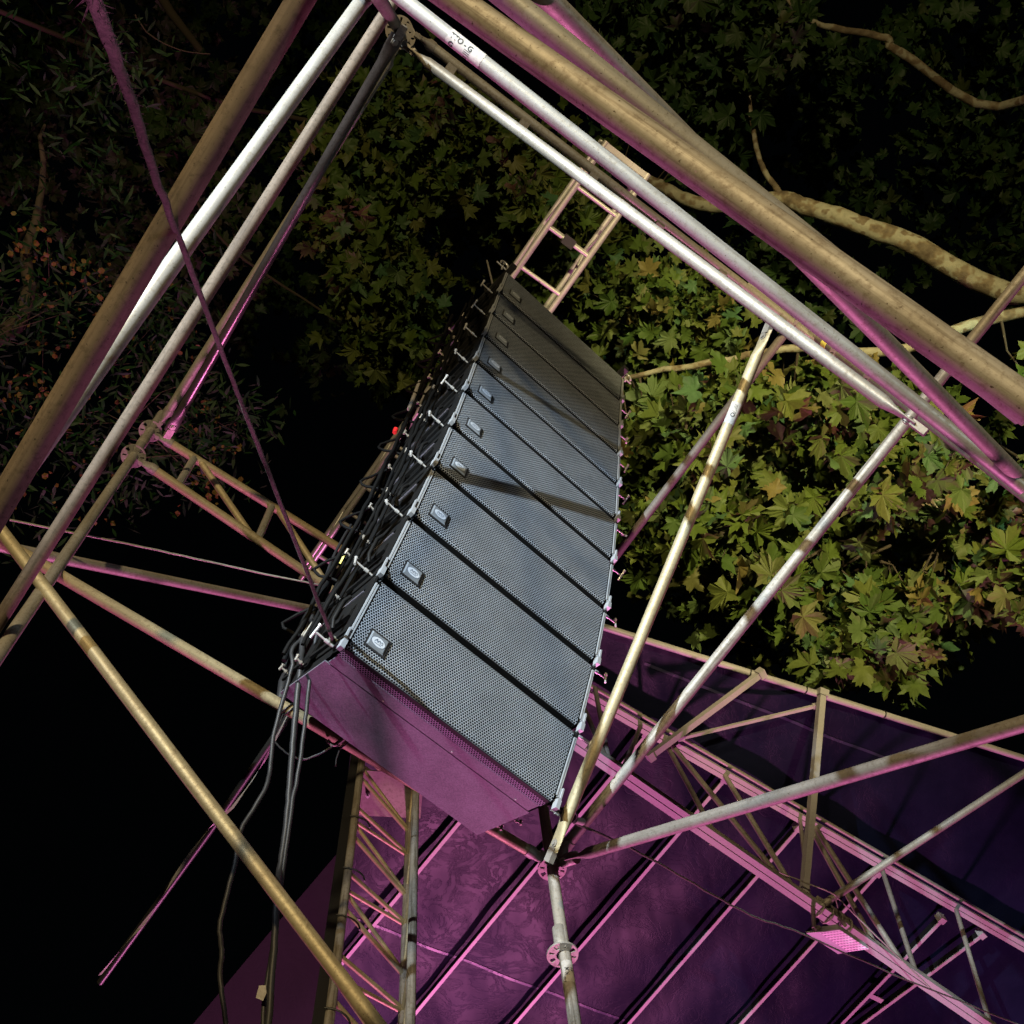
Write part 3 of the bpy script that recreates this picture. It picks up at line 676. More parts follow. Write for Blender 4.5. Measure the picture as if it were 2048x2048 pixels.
g = Geo(); c = e0.lerp(f0, .5) + dv*(step*2+.03); g.cbox(c, V_*.09, U*.12, up*.08); g.build('black_clamp', M['black_paint'], bt)

# ------------------------------------------------------------------ vertical lattice mast under the roof
ml = at(720, 1549, 14.5); mzl = lev(658, 2048, ml.z - 2.35); md = dirn(mzl, ml)
mr = at(831, 1597, 15.5, .050)
mast = thing('lattice_mast', ml - md*6, 'upright lattice mast with zigzag bars at the bottom left, in front of the purple roof', 'lattice mast')
rvec = mr - ml; rvec = rvec - md*rvec.dot(md); wd = .36; rx = rvec.normalized(); ry = md.cross(rx).normalized()
if ry.dot(ml) < 0: ry = -ry
legs = {'fl': ml, 'fr': ml + rvec}; legs['br'] = legs['fr'] + ry*.33 - rx*.02; legs['bl'] = legs['fl'] + ry*.33
del legs['bl']
for k_, p_ in legs.items(): Geo().tube(weldy(p_ - md*6, p_ + md*.55, 5), .0245, 18).build('leg', M['worn'], mast)
def bar(l0, z0, l1, z1, r_=.0125, nm='lacing_bar'):
    Geo().tube([legs[l0] + md*z0, legs[l1] + md*z1], r_, 10).build(nm, M['warm_lit'], mast)
zz = .30; k = 0
while zz > -5.4:                            # each bay: rung, zigzag to the inner leg and back
    bar('fl', zz, 'br', zz+.02, .014, 'rung'); bar('fl', zz-.17, 'br', zz-.0); bar('fl', zz-.19, 'br', zz-.42); bar('fl', zz-.33, 'br', zz-.44, .014, 'rung')
    bar('fr', zz, 'br', zz+.0, .014, 'rung'); bar('fr', zz-.05, 'br', zz-.35)
    zz -= .72; k += 1
g = Geo(); pc = legs['fl'] + md*.12 + ry*.2; g.cbox(pc + rx*.22, rx*.42, ry*.34, md*.012); g.build('top_plate', M['galv_dull'], mast)
g = Geo(); c = pc + rx*.06 - md*.008; g.tube([c - md*.03, c], .016, 6); g.tube([c - md*.05, c], .009, 10); g.build('plate_bolt', M['pin'], mast)
for q in (1745, 1640, 1840, 2030):          # black ties round the leg
    c = near_t(ml, -md, 700, q); g = Geo()
    g.tube([c + rx*(-.03 + .13*math.sin(t_)) - up*(.11*(1-math.cos(t_))) - ry*.03 for t_ in np.linspace(0, PI/2, 8)], .005, 8)
    tag(g.build('cable_tie', M['gaffer']), f'black tie looped on the left leg of the mast, {["second from the top","topmost","third from the top","lowest"][[1745,1640,1840,2030].index(q)]}', 'cable tie', 'black ties on the mast leg')
g = Geo(); w0 = ml - rx*.045 + ry*.05; g.cbox(w0 - md*2.8, rx*.07, ry*.06, md*6.9)
tag(g.build('black_cable_duct', M['black_paint']), 'square black duct running up beside the left leg of the mast', 'duct')

# ------------------------------------------------------------------ stage roof
H = 8.5
def sheet(name, left, right, z, m, label, cat, nx=60, sag=.03):
    """tarpaulin between two border polylines, gently sagging between the battens"""
    def samp(P, t):
        P = [Vector((p.x, p.y, 0)) for p in P]; L = [0]
        for a, b in zip(P, P[1:]): L.append(L[-1] + (b-a).length)
        d = t*L[-1]
        for k in range(len(P)-1):
            if d <= L[k+1] + 1e-9: return P[k].lerp(P[k+1], (d-L[k])/max(L[k+1]-L[k], 1e-9))
        return P[-1]
    g = Geo(); V = []; n_ = nx
    for i in range(n_+1):
        for j in range(n_+1):
            q = samp(left, j/n_).lerp(samp(right, j/n_), i/n_)
            w_ = sag*(math.sin(q.dot(U)*7.1)*.35 + math.sin(q.dot(V_)*2.7+q.dot(U)*1.3)*.5 + math.sin(q.dot(V_)*9+3*math.sin(q.dot(U)*2))*.16)
            V.append(Vector((q.x, q.y, z + .03 + w_)))
    k_ = lambda i, j: i*(n_+1)+j
    g.add(V, [(k_(i,j), k_(i,j+1), k_(i+1,j+1), k_(i+1,j)) for i in range(n_) for j in range(n_)], True)
    return tag(g.build(name, m), label, cat)
E0, E1 = lev(1215, 1257, H-.02), lev(1792, 1437, H-.02); de = dirn(E0, E1); Ea = E0 - de*3.1; Eb = E1 + de*5
lf = lev(706, 1500, H)
L0 = lev(702, 1500, H); L1_ = lev(636, 2060, H); dl = dirn(L0, L1_)
Ea = lev(1085, 1216, H-.02)
Z0 = lambda v: Vector((v.x, v.y, 0))
sheet('roof_tarpaulin', [Ea, L0, L1_, L1_ + dl*5], [Eb, Eb + V_*4 + U*2, Eb + V_*8 + U*4, Eb + V_*13 + U*5], H, M['tarp'], 'large dark purple-lit tarpaulin roof over the stage, creased between pink battens', 'roof', 130)
roof = [o for o in bpy.data.objects if o.name.startswith('roof_tarpaulin')][0]
for a_, b_ in (((700, 1838), (1260, 2048)), ((1290, 1330), (1792, 1530))):
    a_, b_ = lev(*a_, H), lev(*b_, H); g = Geo(); sd2 = dirn(a_, b_).cross(up)*.014; V = []
    for k in range(41):
        q = a_.lerp(b_, k/40) + sd2*.25*math.sin(k*.4)
        for e in (-1, 1):
            r_ = q + sd2*e; w_ = .03*(math.sin(r_.dot(U)*7.1)*.35 + math.sin(r_.dot(V_)*2.7+r_.dot(U)*1.3)*.5 + math.sin(r_.dot(V_)*9+3*math.sin(r_.dot(U)*2))*.16)
            V.append(Vector((r_.x, r_.y, H + .03 + w_ - .006)))
    g.add(V, [(2*k, 2*k+1, 2*k+3, 2*k+2) for k in range(40)], True); sm = g.build('welded_seam', M['tarp_seam']); sm.parent = roof
bpts = [Ea, Eb]
t = thing('roof_edge_beam', Ea, 'pale pink tube along the front edge of the stage roof', 'roof beam')
Geo().tube(weldy(Ea, Eb, 5), .030, 16).build('tube', M['pale_paint'], t)
for px, py in ((1612, 1372), (1768, 1431), (1500, 1340)):
    c = near_t(E0, de, px, py); x = de.orthogonal().normalized(); y = de.cross(x)
    g = Geo(); g.tube([c + (x*math.cos(a_)+y*math.sin(a_))*.034 for a_ in np.linspace(0, 2*PI, 16)], .006, 6); g.build('black_tie', M['gaffer'], t)
# side wing
w0, w1 = lev(677, 1706, 7.6), lev(388, 2048, 7.6); dw = dirn(w0, w1)
sheet('side_tarpaulin', [w0 - dw*.02, w1, w1 + dw*4], [lev(686, 1700, 7.6), lev(650, 2048, 7.6), lev(650, 2048, 7.6) + dw*4], 7.6, M['tarp_dull'], 'dull dark maroon side tarpaulin left of the mast', 'tarpaulin', 40, .02)
# purlins
pur = [((915,1645),(768,1822)), ((1290,1468),(821,2034)), ((1447,1557),(1025,2048)), ((1594,1655),(1280,2016)), ((1752,1745),(1476,2048)), ((1880,1838),(1677,2048)), ((1960,1868),(1717,2048))]
plab = ['shortest pink batten at the left, passing behind the mast', 'pink batten ending at the bottom knot of the scaffold', 'pink batten passing behind the round rosette of the post', 'pink batten reaching the truss left of the pink upright', 'pink batten behind the floodlight', 'left one of the pair of battens in the lower right corner', 'right one of the pair of battens in the lower right corner']
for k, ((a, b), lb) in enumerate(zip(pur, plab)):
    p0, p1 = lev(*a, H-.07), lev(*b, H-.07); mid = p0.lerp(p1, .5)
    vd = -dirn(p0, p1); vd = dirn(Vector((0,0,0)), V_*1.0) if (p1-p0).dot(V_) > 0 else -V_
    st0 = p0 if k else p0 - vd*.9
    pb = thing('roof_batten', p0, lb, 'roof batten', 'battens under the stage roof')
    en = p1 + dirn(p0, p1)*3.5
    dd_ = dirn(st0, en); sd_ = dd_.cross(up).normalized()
    g = Geo(); g.cbox(st0.lerp(en, .5) + up*.006, en - st0, sd_*.026, up*.062); g.build('shaded_web', M['rig_black'], pb)  # web coloured black to stand for the shade on the batten's side
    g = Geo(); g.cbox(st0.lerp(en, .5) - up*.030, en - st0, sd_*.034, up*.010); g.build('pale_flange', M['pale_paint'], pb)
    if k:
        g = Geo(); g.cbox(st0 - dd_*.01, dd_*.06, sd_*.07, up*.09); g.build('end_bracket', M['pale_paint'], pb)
t = thing('batten_spreader', lev(1745, 1988, H-.08), 'short pink cross piece joining the pair of battens', 'roof batten')
a, b = lev(1741, 1990, H-.08), lev(1759, 1999, H-.08); g = Geo(); dd_ = dirn(a, b); g.cbox(a.lerp(b, .5), (b-a)*1.5, dd_.cross(up)*.05, up*.03); g.build('cross_bar', M['pale_paint'], t)
# roof truss: lower chord at 7.0 m, upper chord at 8.4 m above the lens, in one upright plane
rt = thing('roof_truss', lev(1280, 1592, 7.0), 'long pink roof truss with grooved chords and crossing diagonals on the right', 'roof truss')
Q1a, Q1b = lev(1030, 1404, 7.0), lev(2060, 2114, 7.0); Q2a, Q2b = lev(1150, 1379, 8.36), lev(2060, 1902, 8.36)
def chord(a, b, nm='chord', wd=.115, hg=.075):
    d = dirn(a, b); s = d.cross(up).normalized(); g = Geo()
    # channel profile: two bottom flanges with a groove between, web above
    prof = [(-wd/2, 0), (-.004, 0), (-.004, .012), (.004, .012), (.004, 0), (wd/2, 0), (wd/2, hg*.45), (wd*.32, hg*.5), (wd*.32, hg), (-wd*.32, hg), (-wd*.32, hg*.5), (-wd/2, hg*.45)]
    n_ = len(prof); V = [p_ + s*x + up*y for p_ in (a, b) for x, y in prof]
    g.add(V, [(k, (k+1) % n_, n_+(k+1) % n_, n_+k) for k in range(n_)]); return g.build(nm, M['pale_paint'], rt)
chord(Q1a, Q1b, 'lower_chord', .10); chord(Q2a, Q2b, 'upper_chord', .09)
g = Geo(); o1 = up*.03 - V_*.09; g.tube([Q2a+o1, Q2b+o1], .018, 12); g.build('edge_tube', M['galv'], rt)
g = Geo(); o1 = up*.085 - V_*.03; g.tube([Q1a+o1, Q1b+o1], .014, 12); g.build('edge_tube', M['galv'], rt)
def onq(px, py, which):                    # point on chord line nearest the sight line
    a, b = (Q1a, Q1b) if which == 1 else (Q2a, Q2b); r = ray(px, py); d = dirn(a, b)
    best = min((((a + d*k*.02).normalized() - r).length, k*.02) for k in range(0, 480)); return a + d*best[1] + up*.05
for (p, q, r_, m_) in (((1318,1500),(1432,1690),.022,'galv'), ((1328,1503),(1580,1776),.024,'galv_dull'), ((1447,1552),(1598,1786),.024,'galv'), ((1600,1648),(1625,1806),.018,'galv'),
                   ((1616,1650),(1768,1893),.024,'galv'), ((1627,1655),(1830,1920),.026,'galv_dull'), ((1760,1742),(1850,1945),.022,'galv_dull'), ((1284,1458),(1242,1555),.02,'galv_dull'), ((1140,1380),(1218,1536),.022,'galv'), ((1910,1830),(1990,2060),.022,'galv')):
    Geo().tube([onq(*p, 2), onq(*q, 1)], r_, 12).build('diagonal', M[m_], rt)
Geo().tube([lev(1190, 1376, 8.3), lev(1219, 1530, 7.05)], .020, 12).build('upright', M['pale_paint'], rt)
def strut(a, b, r_, label, m_='pale_paint'):
    t = thing('roof_strut', a, label, 'roof strut'); d = dirn(a, b)
    s = d.cross(up).normalized(); n_ = s.cross(d); g = Geo(); g.cbox(a.lerp(b, .5), b-a, s*r_*1.7, n_*r_*1.7); g.build('square_tube', M[m_], t)
    for e_ in (a, b): g = Geo(); g.cbox(e_, d*.06, s*r_*2.6, n_*r_*2.6); g.build('end_plate', M['pale_paint'], t)
strut(lev(1522, 1347, H-.06), lev(1300, 1512, 8.0), .030, 'pink strut slanting from the roof edge down-left to the truss')
strut(lev(1632, 1412, H-.07), lev(1362, 1476, 8.25), .016, 'thin pink rod between the roof edge upright and the slanting strut')
strut(lev(1644, 1386, H-.04), lev(1607, 1795, 7.12), .034, 'tall pink upright strut from the roof edge to the lower chord of the truss')
a, b = lev(1632, 1818, 7.05), lev(2200, 1448, 7.8)
t = thing('roof_cross_tube', a, 'olive tube leaving the truss above the floodlight towards the right edge', 'tube')
Geo().tube([a, b], .030, 16).build('tube', M['galv'], t)
run([(1418, 1688), (1470, 1708), (1540, 1737), (1610, 1765), (1668, 1788), (1672, 1800), (1676, 1816)], (9.5, 9.6), .006, 'thin_wire', 'thin wire stretched in front of the roof truss', 'wire', 9, 'galv_dull')
run([(1669, 1789), (1720, 1840), (1792, 1910), (1860, 1975)], (9.6, 10), .006, 'thin_wire', 'thin wire trailing past the floodlight to the right edge', 'wire', 10, 'galv_dull')
# floodlight under the lower chord
fl = thing('led_floodlight', lev(1690, 1850, 6.9), 'square floodlight with rows of lenses clamped under the truss', 'floodlight')
zf = 6.62
c0, c1, c2, c3 = lev(1636, 1864, zf+.02), lev(1679, 1858, zf), lev(1739, 1898, zf-.02), lev(1697, 1904, zf)
def quad(g, cs, z0=0, inset=0.0):
    ctr = sum(cs, Vector((0,0,0)))/4; return [c + (ctr-c)*inset + up*z0 for c in cs]
g = Geo(); lo_ = quad(g, [c0,c1,c2,c3]); hi_ = quad(g, [c0,c1,c2,c3], .06, .06); g.add(lo_+hi_, [(0,1,2,3),(7,6,5,4),(0,4,5,1),(1,5,6,2),(2,6,7,3),(3,7,4,0)])
g.build('housing', M['lamp_body'], fl)
g = Geo(); g.add(quad(g, [c0,c1,c2,c3], -.004, .04), [(0,1,2,3)]); pn = g.build('lens_panel', M['led'], fl)
g = Geo()
for i in range(9):
    for j in range(7):
        s_, t_ = (i+.7)/9.4, (j+.5)/7; q = (c0*(1-s_)+c3*s_)*(1-t_) + (c1*(1-s_)+c2*s_)*t_; ex = (c1-c0)/7*.36; ey = (c3-c0)/9*.16
        q = q - up*.007; g.add([q-ex-ey, q+ex-ey, q+ex+ey, q-ex+ey], [(0,1,2,3)])
g.build('lens_gaps', M['led_dark'], pn)
g = Geo(); v0 = [lev(1612, 1866, zf+.05), c0 + up*.0, c3 + up*.0, lev(1676, 1908, zf+.05)]; v1 = [p_ + up*.015 for p_ in v0]
g.add(v0+v1, [(0,1,2,3),(7,6,5,4),(0,4,5,1),(1,5,6,2),(2,6,7,3),(3,7,4,0)]); g.build('visor', M['lamp_body'], fl)
g = Geo(); ya = lev(1628, 1858, zf+.05); yb = lev(1626, 1815, 7.0); g.tube([ya, yb], .018, 8); g.tube([lev(1690, 1850, zf+.1), lev(1678, 1838, 6.98)], .015, 8); g.tube([ya, lev(1640, 1855, zf+.06)], .02, 8)
g.build('yoke', M['galv_dull'], fl)
g = Geo(); a, b = onq(1632, 1822, 1), onq(1700, 1868, 1); g.tube([a+up*.05-V_*.05, b+up*.05-V_*.05], .016, 10)
for k in range(4):
    c = a.lerp(b, (k+.3)/3.6); g.tube([c + (V_*math.cos(t_)+up*math.sin(t_))*.075 for t_ in np.linspace(0, 2*PI, 12)], .009, 6)
g.build('safety_chain', M['galv'], fl)

# ------------------------------------------------------------------ trees
half = [(0, 1.0), (7, .76), (13, .80), (20, .58), (27, .47), (34, .60), (41, .68), (50, .93), (58, .70), (65, .70), (74, .52), (84, .45), (96, .56), (104, .58), (112, .74), (124, .50), (142, .40), (160, .30)]
outl = half + [(180, .20)] + [(-a, r) for a, r in half[:0:-1]]
def leaf_template(kind, seed):
    r_ = random.Random(seed); V = [(0, -.02, .0)]
    if kind == 'plane':
        for a, q in outl:
            q *= r_.uniform(.88, 1.1); a = math.radians(a + r_.uniform(-3, 3)); x, y = math.sin(a)*q*.58, math.cos(a)*q*.58
            V.append((x, y, -.16*(x*x+y*y)*3 + r_.uniform(-.04, .04) + .06*math.cos(a*5) + (.15, .35, .55, -.2)[seed % 4]*abs(x) + (.0, .25, -.3, .3)[seed % 4]*y*y))
    elif kind == 'slender':
        for a, q in ((0, 1), (20, .5), (60, .18), (120, .15), (180, .5), (240, .15), (300, .18), (340, .5)):
            a = math.radians(a); V.append((math.sin(a)*q*.5, math.cos(a)*q*.6, r_.uniform(-.02, .02)))
    else:
        for k in range(6): a = k*PI/3; V.append((math.sin(a)*.4, math.cos(a)*.4*r_.uniform(.7, 1.2), r_.uniform(-.2, .2)))
    n_ = len(V)-1; return np.array(V), [(0, k+1, (k+1) % n_+1) for k in range(n_)]
TPL = {k: [leaf_template(k, s) for s in range(4)] for k in ('plane', 'slender', 'husk')}
LEAFMESH = {}
def leafmesh(kind, v, m):
    key = (kind, v, m.name)
    if key not in LEAFMESH:
        V, F = TPL[kind][v]; me = bpy.data.meshes.new(kind + '_leaf'); me.from_pydata(V.tolist(), [], F); me.materials.append(m)
        LEAFMESH[key] = me
    return LEAFMESH[key]
def frame(nv, tip):
    y = (tip - nv*tip.dot(nv)).normalized(); x = y.cross(nv); return x, y, nv
def leaves(parent, specs, kind, m, nparts=300, name='leaf'):
    """specs: list of (pos, normal, tip, size, variant). The largest-looking become parts, the rest one foliage mesh."""
    base = LOC[parent.name]; k0 = np.array(base)
    specs = sorted(specs, key=lambda s: -s[3]/s[0].length * (2 if 0 < 1 else 1))
    # prefer leaves inside the picture
    def seen(s):
        c = CAM.transposed() @ s[0]
        if c.z > -.1: return 0
        x, y = 1024 + FPX*c.x/-c.z, 1024 - FPX*c.y/-c.z; return 1 if 0 < x < 2048 and 0 < y < 2048 else 0
    vis = [s for s in specs if seen(s)]; rest = [s for s in specs if not seen(s)]
    for s in vis[:nparts]:
        o = bpy.data.objects.new(name, leafmesh(kind, s[4], m)); col.objects.link(o); o.parent = parent
        x, y, z = frame(s[1], s[2]); Mx = Matrix((x*s[3], y*s[3], z*s[3])).transposed().to_4x4(); Mx.translation = s[0] - base; o.matrix_local = Mx
    rest = vis[nparts:] + rest
    if not rest: return
    VV = []; FF = []; off_ = 0
    for s in rest:
        x, y, z = frame(s[1], s[2]); T, F = TPL[kind][s[4]]; Mx = np.array([x, y, z])*s[3]
        VV.append(T @ Mx + np.array(s[0]) - k0); FF.append(np.array(F) + off_); off_ += len(T)
    V = np.concatenate(VV); F = np.concatenate(FF)
    me = bpy.data.meshes.new('foliage'); me.vertices.add(len(V)); me.vertices.foreach_set('co', V.ravel())
    me.loops.add(F.size); me.loops.foreach_set('vertex_index', F.ravel()); me.polygons.add(len(F))
    me.polygons.foreach_set('loop_start', np.arange(0, F.size, 3)); me.update(calc_edges=True); me.materials.append(m)
    o = bpy.data.objects.new('foliage', me); col.objects.link(o); o.parent = parent; o['kind'] = 'stuff'
def rv(s=1): return Vector((rng.gauss(0, s), rng.gauss(0, s), rng.gauss(0, s)))
def sprays(poly, dist, n_sp, per, rad, size, kind='plane', flat=.75, tiltn=.95):
    """clusters of leaves filled into an outline seen at a range of distances; returns leaf specs and twig ends"""
    xs = [p[0] for p in poly]; ys = [p[1] for p in poly]; out = []; ctrs = []
    def inside(x, y):
        c = False; j = len(poly)-1
        for i in range(len(poly)):
            if (poly[i][1] > y) != (poly[j][1] > y) and x < (poly[j][0]-poly[i][0])*(y-poly[i][1])/(poly[j][1]-poly[i][1])+poly[i][0]: c = not c
            j = i
        return c
    while len(ctrs) < n_sp:
        x, y = rng.uniform(min(xs), max(xs)), rng.uniform(min(ys), max(ys))
        if inside(x, y): ctrs.append(atd(x, y, rng.uniform(*dist)))
    for c in ctrs:
        q = rng.uniform(.6, 1.25); ax = rv().normalized()
        for _ in range(int(per*q)):
            d = rv().normalized()*rng.random()**.45*rad*q; d.z *= flat; d += ax*rng.gauss(0, .35)*rad
            nv = (Vector((0, 0, -1)) + rv(tiltn)).normalized(); tip = (d*1.2 + rv(.6) + Vector((0,0,-.25)))
            if tip.length < .05: tip = Vector((1, 0, 0))
            tip.normalize()
            if abs(tip.dot(nv)) > .97: tip = nv.orthogonal()
            s = size*rng.uniform(.65, 1.3)*(1.35 if kind == 'plane' else 1)
            out.append((c + d, nv, tip, s, rng.randrange(4)))
    return out, ctrs
def limb(parent, pts, r0, r1, name='branch', m='bark', seed=0, amp=.02, seg=12):
    P2 = wob(pts, amp, 6, seed); n_ = len(P2); r_ = random.Random(seed)
    Geo().tube(P2, [(r0+(r1-r0)*k/(n_-1))*r_.uniform(.93, 1.07) for k in range(n_)], seg).build(name, M[m], parent)
    return P2
def twigs(parent, ctrs, hub, nmax, r_=.008):
    g = Geo()
    for c in ctrs[:nmax]:
        h_ = min(hub, key=lambda q: (q-c).length)
        if (h_-c).length > 1.3: h_ = c + (h_-c).normalized()*.7 + rv(.15)
        m_ = h_.lerp(c, .5) + rv(.12) + up*.12
        g.tube([h_, m_, c, c + (c-m_)*.4], [r_*2.2, r_*1.3, r_*.8, r_*.3], 6)
    g.build('twigs', M['twig'], parent)['kind'] = 'stuff'

GZ = -1.6
# 1 plane tree on the right, lit from below
tr1 = thing('plane_tree', Vector((9.5, 3.2, GZ)), 'broad plane tree with warmly lit star-shaped leaves hanging at the right', 'tree')
trunk_top = Vector((8.2, 3.6, 8.5))
limb(tr1, [Vector((9.5, 3.2, GZ)), Vector((9.3, 3.3, 2)), Vector((8.9, 3.4, 5.5)), trunk_top, Vector((7.2, 4.4, 12))], .42, .16, 'trunk', seed=1, amp=.03, seg=18)
h1 = limb(tr1, [trunk_top, atd(2150, 620, 12.8), atd(1792, 700, 12.3), atd(1598, 695, 12.2), atd(1440, 722, 12.2), atd(1280, 748, 12.3), atd(1190, 770, 12.4)], .07, .022, seed=2, amp=.015)
h2 = limb(tr1, [trunk_top, atd(2200, 1000, 12.5), atd(1800, 1010, 11.8), atd(1560, 960, 11.8), atd(1380, 900, 11.9)], .14, .02, seed=3)
limb(tr1, [atd(1405, 930, 11.5), atd(1378, 880, 11.4), atd(1371, 850, 11.4), atd(1372, 820, 11.4), atd(1358, 770, 11.5)], .02, .014, 'twig', 'twig', 4, .006)
limb(tr1, [atd(1371, 830, 11.4), atd(1352, 860, 11.4)], .012, .006, 'twig', 'twig', 5, .006)
limb(tr1, [atd(1560, 960, 11.6), atd(1600, 1100, 11.2), atd(1640, 1220, 11)], .03, .012, 'branch', 'bark', 6, .02)
poly1 = [(1250, 790), (1330, 760), (1440, 770), (1560, 730), (1700, 760), (2150, 740), (2150, 1200), (1800, 1320), (1700, 1300), (1640, 1280), (1560, 1235), (1530, 1270), (1470, 1290), (1400, 1250), (1370, 1180), (1290, 1130), (1245, 1050), (1240, 900)]
s1, c1_ = sprays(poly1, (10.2, 13.6), 140, 17, .38, .255)
s1b, c1b = sprays([(1240,980),(1300,960),(1400,1020),(1500,1260),(1420,1260),(1300,1120)], (11.4, 13.4), 24, 16, .4, .2)
s1c, c1c = sprays([(1290,540),(1440,540),(1480,700),(1560,740),(1260,780),(1200,700)], (12.4, 14.5), 26, 16, .42, .2)
s1d, c1d = sprays([(1500,1240),(1620,1290),(1700,1290),(1860,1300),(1790,1345),(1660,1330),(1590,1300)], (10.4, 11.4), 16, 15, .28, .24)
leaves(tr1, s1+s1b+s1c+s1d, 'plane', M['leaf'], 300); twigs(tr1, c1_+c1b+c1c, h1+h2, 130)
# 2 plane tree at the top right: pale patchy limb and dark crown
tr2 = thing('plane_tree', Vector((7.5, -2.5, GZ)), 'dark plane tree at the top right with a pale patchy-barked limb behind the tubes', 'tree')
tt = Vector((6.4, -1.6, 8.5))
limb(tr2, [Vector((7.5, -2.5, GZ)), Vector((7.2, -2.3, 3)), tt, Vector((5.6, -1.6, 13))], .4, .15, 'trunk', seed=7, amp=.03, seg=18)
h3 = limb(tr2, [tt, atd(2150, 560, 13), atd(1792, 474, 13.2), atd(1690, 438, 13.2), atd(1600, 410, 13.3), atd(1560, 398, 13.4), atd(1440, 412, 13.6), atd(1370, 398, 13.7), atd(1310, 365, 13.9), atd(1230, 345, 14)], .125, .06, seed=8, amp=.006, seg=16)
h4 = limb(tr2, [atd(1566, 400, 13.4), atd(1552, 374, 13.4), atd(1530, 345, 13.5), atd(1514, 300, 13.6), atd(1505, 250, 13.7), atd(1500, 210, 13.8), atd(1497, 120, 14)], .038, .02, seed=9, amp=.004)
h5 = limb(tr2, [tt, atd(2050, 200, 14.5), atd(1800, 105, 14.5), atd(1773, 77, 14.5), atd(1677, 58, 14.6), atd(1625, 42, 14.7), atd(1580, 6, 14.8), atd(1540, -60, 15)], .06, .02, seed=10, amp=.008)
s2, c2_ = sprays([(1150,-60),(1560,-60),(1575,30),(1585,90),(1530,140),(1540,210),(1480,230),(1440,300),(1350,290),(1280,200)], (13.6, 16.5), 75, 16, .48, .24)
s2b, c2b = sprays([(1560,100),(1700,60),(2100,0),(2100,560),(1850,500),(1650,360),(1560,340),(1500,260)], (16, 19), 60, 14, .55, .24)
s2c, c2c = sprays([(1380,330),(1500,420),(1450,440),(1640,600),(1800,640),(1650,560),(1560,470)], (14.5, 16), 14, 14, .4, .22)
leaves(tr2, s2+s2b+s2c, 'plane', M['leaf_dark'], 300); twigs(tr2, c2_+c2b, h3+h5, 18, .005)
# 3 central plane tree behind the speakers
tr3 = thing('plane_tree', Vector((-11, -6, GZ)), 'tall plane tree whose olive leaves hang behind the speaker column and the far truss', 'tree')
t3 = Vector((-10, -5, 13))
limb(tr3, [Vector((-11, -6, GZ)), Vector((-10.7, -5.7, 5)), t3, Vector((-8.5, -4, 19))], .45, .18, 'trunk', seed=11, amp=.03, seg=18)
h6 = limb(tr3, [t3, atd(300, 150, 21), atd(650, 250, 18.5), atd(900, 330, 17), atd(1150, 520, 16), atd(1260, 700, 15.5)], .045, .015, m='twig', seed=12)
h7 = limb(tr3, [atd(300, 150, 21), atd(420, 450, 19), atd(640, 620, 17), atd(780, 720, 15)], .03, .012, m='twig', seed=13)
s3, c3_ = sprays([(640,240),(860,150),(1020,220),(1180,330),(1260,520),(1290,760),(1250,1100),(1170,760),(1000,500),(900,560),(850,640),(840,800),(790,760),(740,700),(660,560),(600,420)], (13.2, 16.5), 135, 17, .48, .23)
s3b, c3b = sprays([(1010,290),(1060,290),(1130,400),(1170,440),(1180,480),(1090,430),(1040,390)], (11.6, 12.4), 13, 13, .20, .22)
s3c, c3c = sprays([(650,430),(760,420),(860,600),(880,760),(800,800),(730,700),(660,520)], (12.4, 14), 36, 17, .36, .22)
s3d, c3d = sprays([(860,180),(900,170),(960,260),(920,380),(870,300)], (12.8, 13.6), 12, 15, .28, .21)
leaves(tr3, s3+s3b+s3c+s3d, 'plane', M['leaf_mid'], 300); twigs(tr3, c3_+c3c, h6+h7, 90)
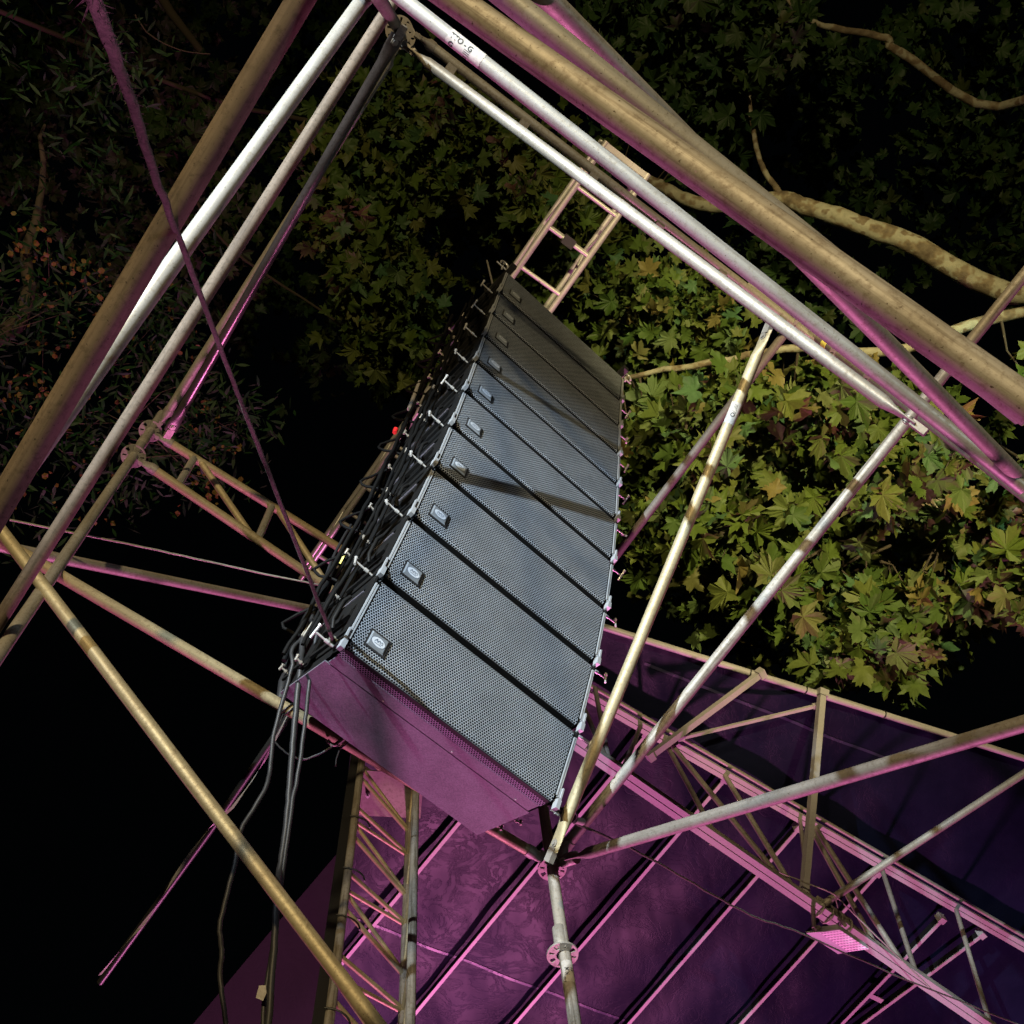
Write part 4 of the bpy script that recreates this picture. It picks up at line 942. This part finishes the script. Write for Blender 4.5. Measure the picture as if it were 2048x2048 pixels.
# 4 dark tree at the top left
tr4 = thing('plane_tree', Vector((-8, -12, GZ)), 'very dark tree behind the tube group at the top left', 'tree')
limb(tr4, [Vector((-8, -12, GZ)), Vector((-7.6, -11, 7)), Vector((-5.6, -6.5, 15)), atd(400, 100, 19)], .3, .05, 'trunk', 'twig', seed=14, amp=.03, seg=16)
s4, c4_ = sprays([(-60,-60),(780,-60),(800,160),(640,330),(620,560),(720,700),(640,760),(560,700),(420,680),(330,600),(100,520),(-60,500)], (24, 30), 130, 15, .85, .30)
s4b, c4b = sprays([(320,240),(430,240),(480,420),(560,560),(520,640),(380,420)], (19, 21), 15, 13, .45, .27)
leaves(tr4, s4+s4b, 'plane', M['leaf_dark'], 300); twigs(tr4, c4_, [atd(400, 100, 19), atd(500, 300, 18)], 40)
limb(tr4, [atd(270, 30, 14), atd(300, 70, 14), atd(360, 100, 14), atd(420, 108, 14)], .008, .005, 'twig', 'twig', 15, .004)
# 5 slender-leaved tree with orange husks at the left
tr5 = thing('seed_laden_tree', Vector((-6, 0, GZ)), 'slender-leaved tree with orange seed husks behind the left post', 'tree')
limb(tr5, [Vector((-6, 0, GZ)), Vector((-5.6, .1, 4)), atd(-60, 700, 10.4), atd(60, 500, 11.5), atd(90, 250, 12)], .15, .015, 'trunk', 'twig', seed=16, amp=.03, seg=14)
pl5 = [(-60,460),(300,520),(400,560),(480,760),(500,850),(440,960),(400,1010),(300,960),(256,1010),(-60,1080)]
s5, c5_ = sprays(pl5, (9.6, 11.2), 75, 34, .36, .15, 'slender', .9, .9)
s5b, c5b = sprays([(-60,-60),(270,-60),(300,60),(285,300),(300,420),(-60,460)], (10.2, 11.6), 22, 28, .36, .15, 'slender', .9, .9)
leaves(tr5, s5+s5b, 'slender', M['leaf_small'], 300)
s6, c6_ = sprays(pl5, (9.5, 10.8), 34, 12, .26, .055, 'husk', .9, .9)
leaves(tr5, s6, 'husk', M['seed'], 200, 'seed_husk'); twigs(tr5, c5_+c5b, [atd(-60, 700, 10.4), atd(60, 500, 11.5), atd(90, 250, 12), atd(60, 850, 10.8)], 22, .003)
print('objects', len(bpy.data.objects))
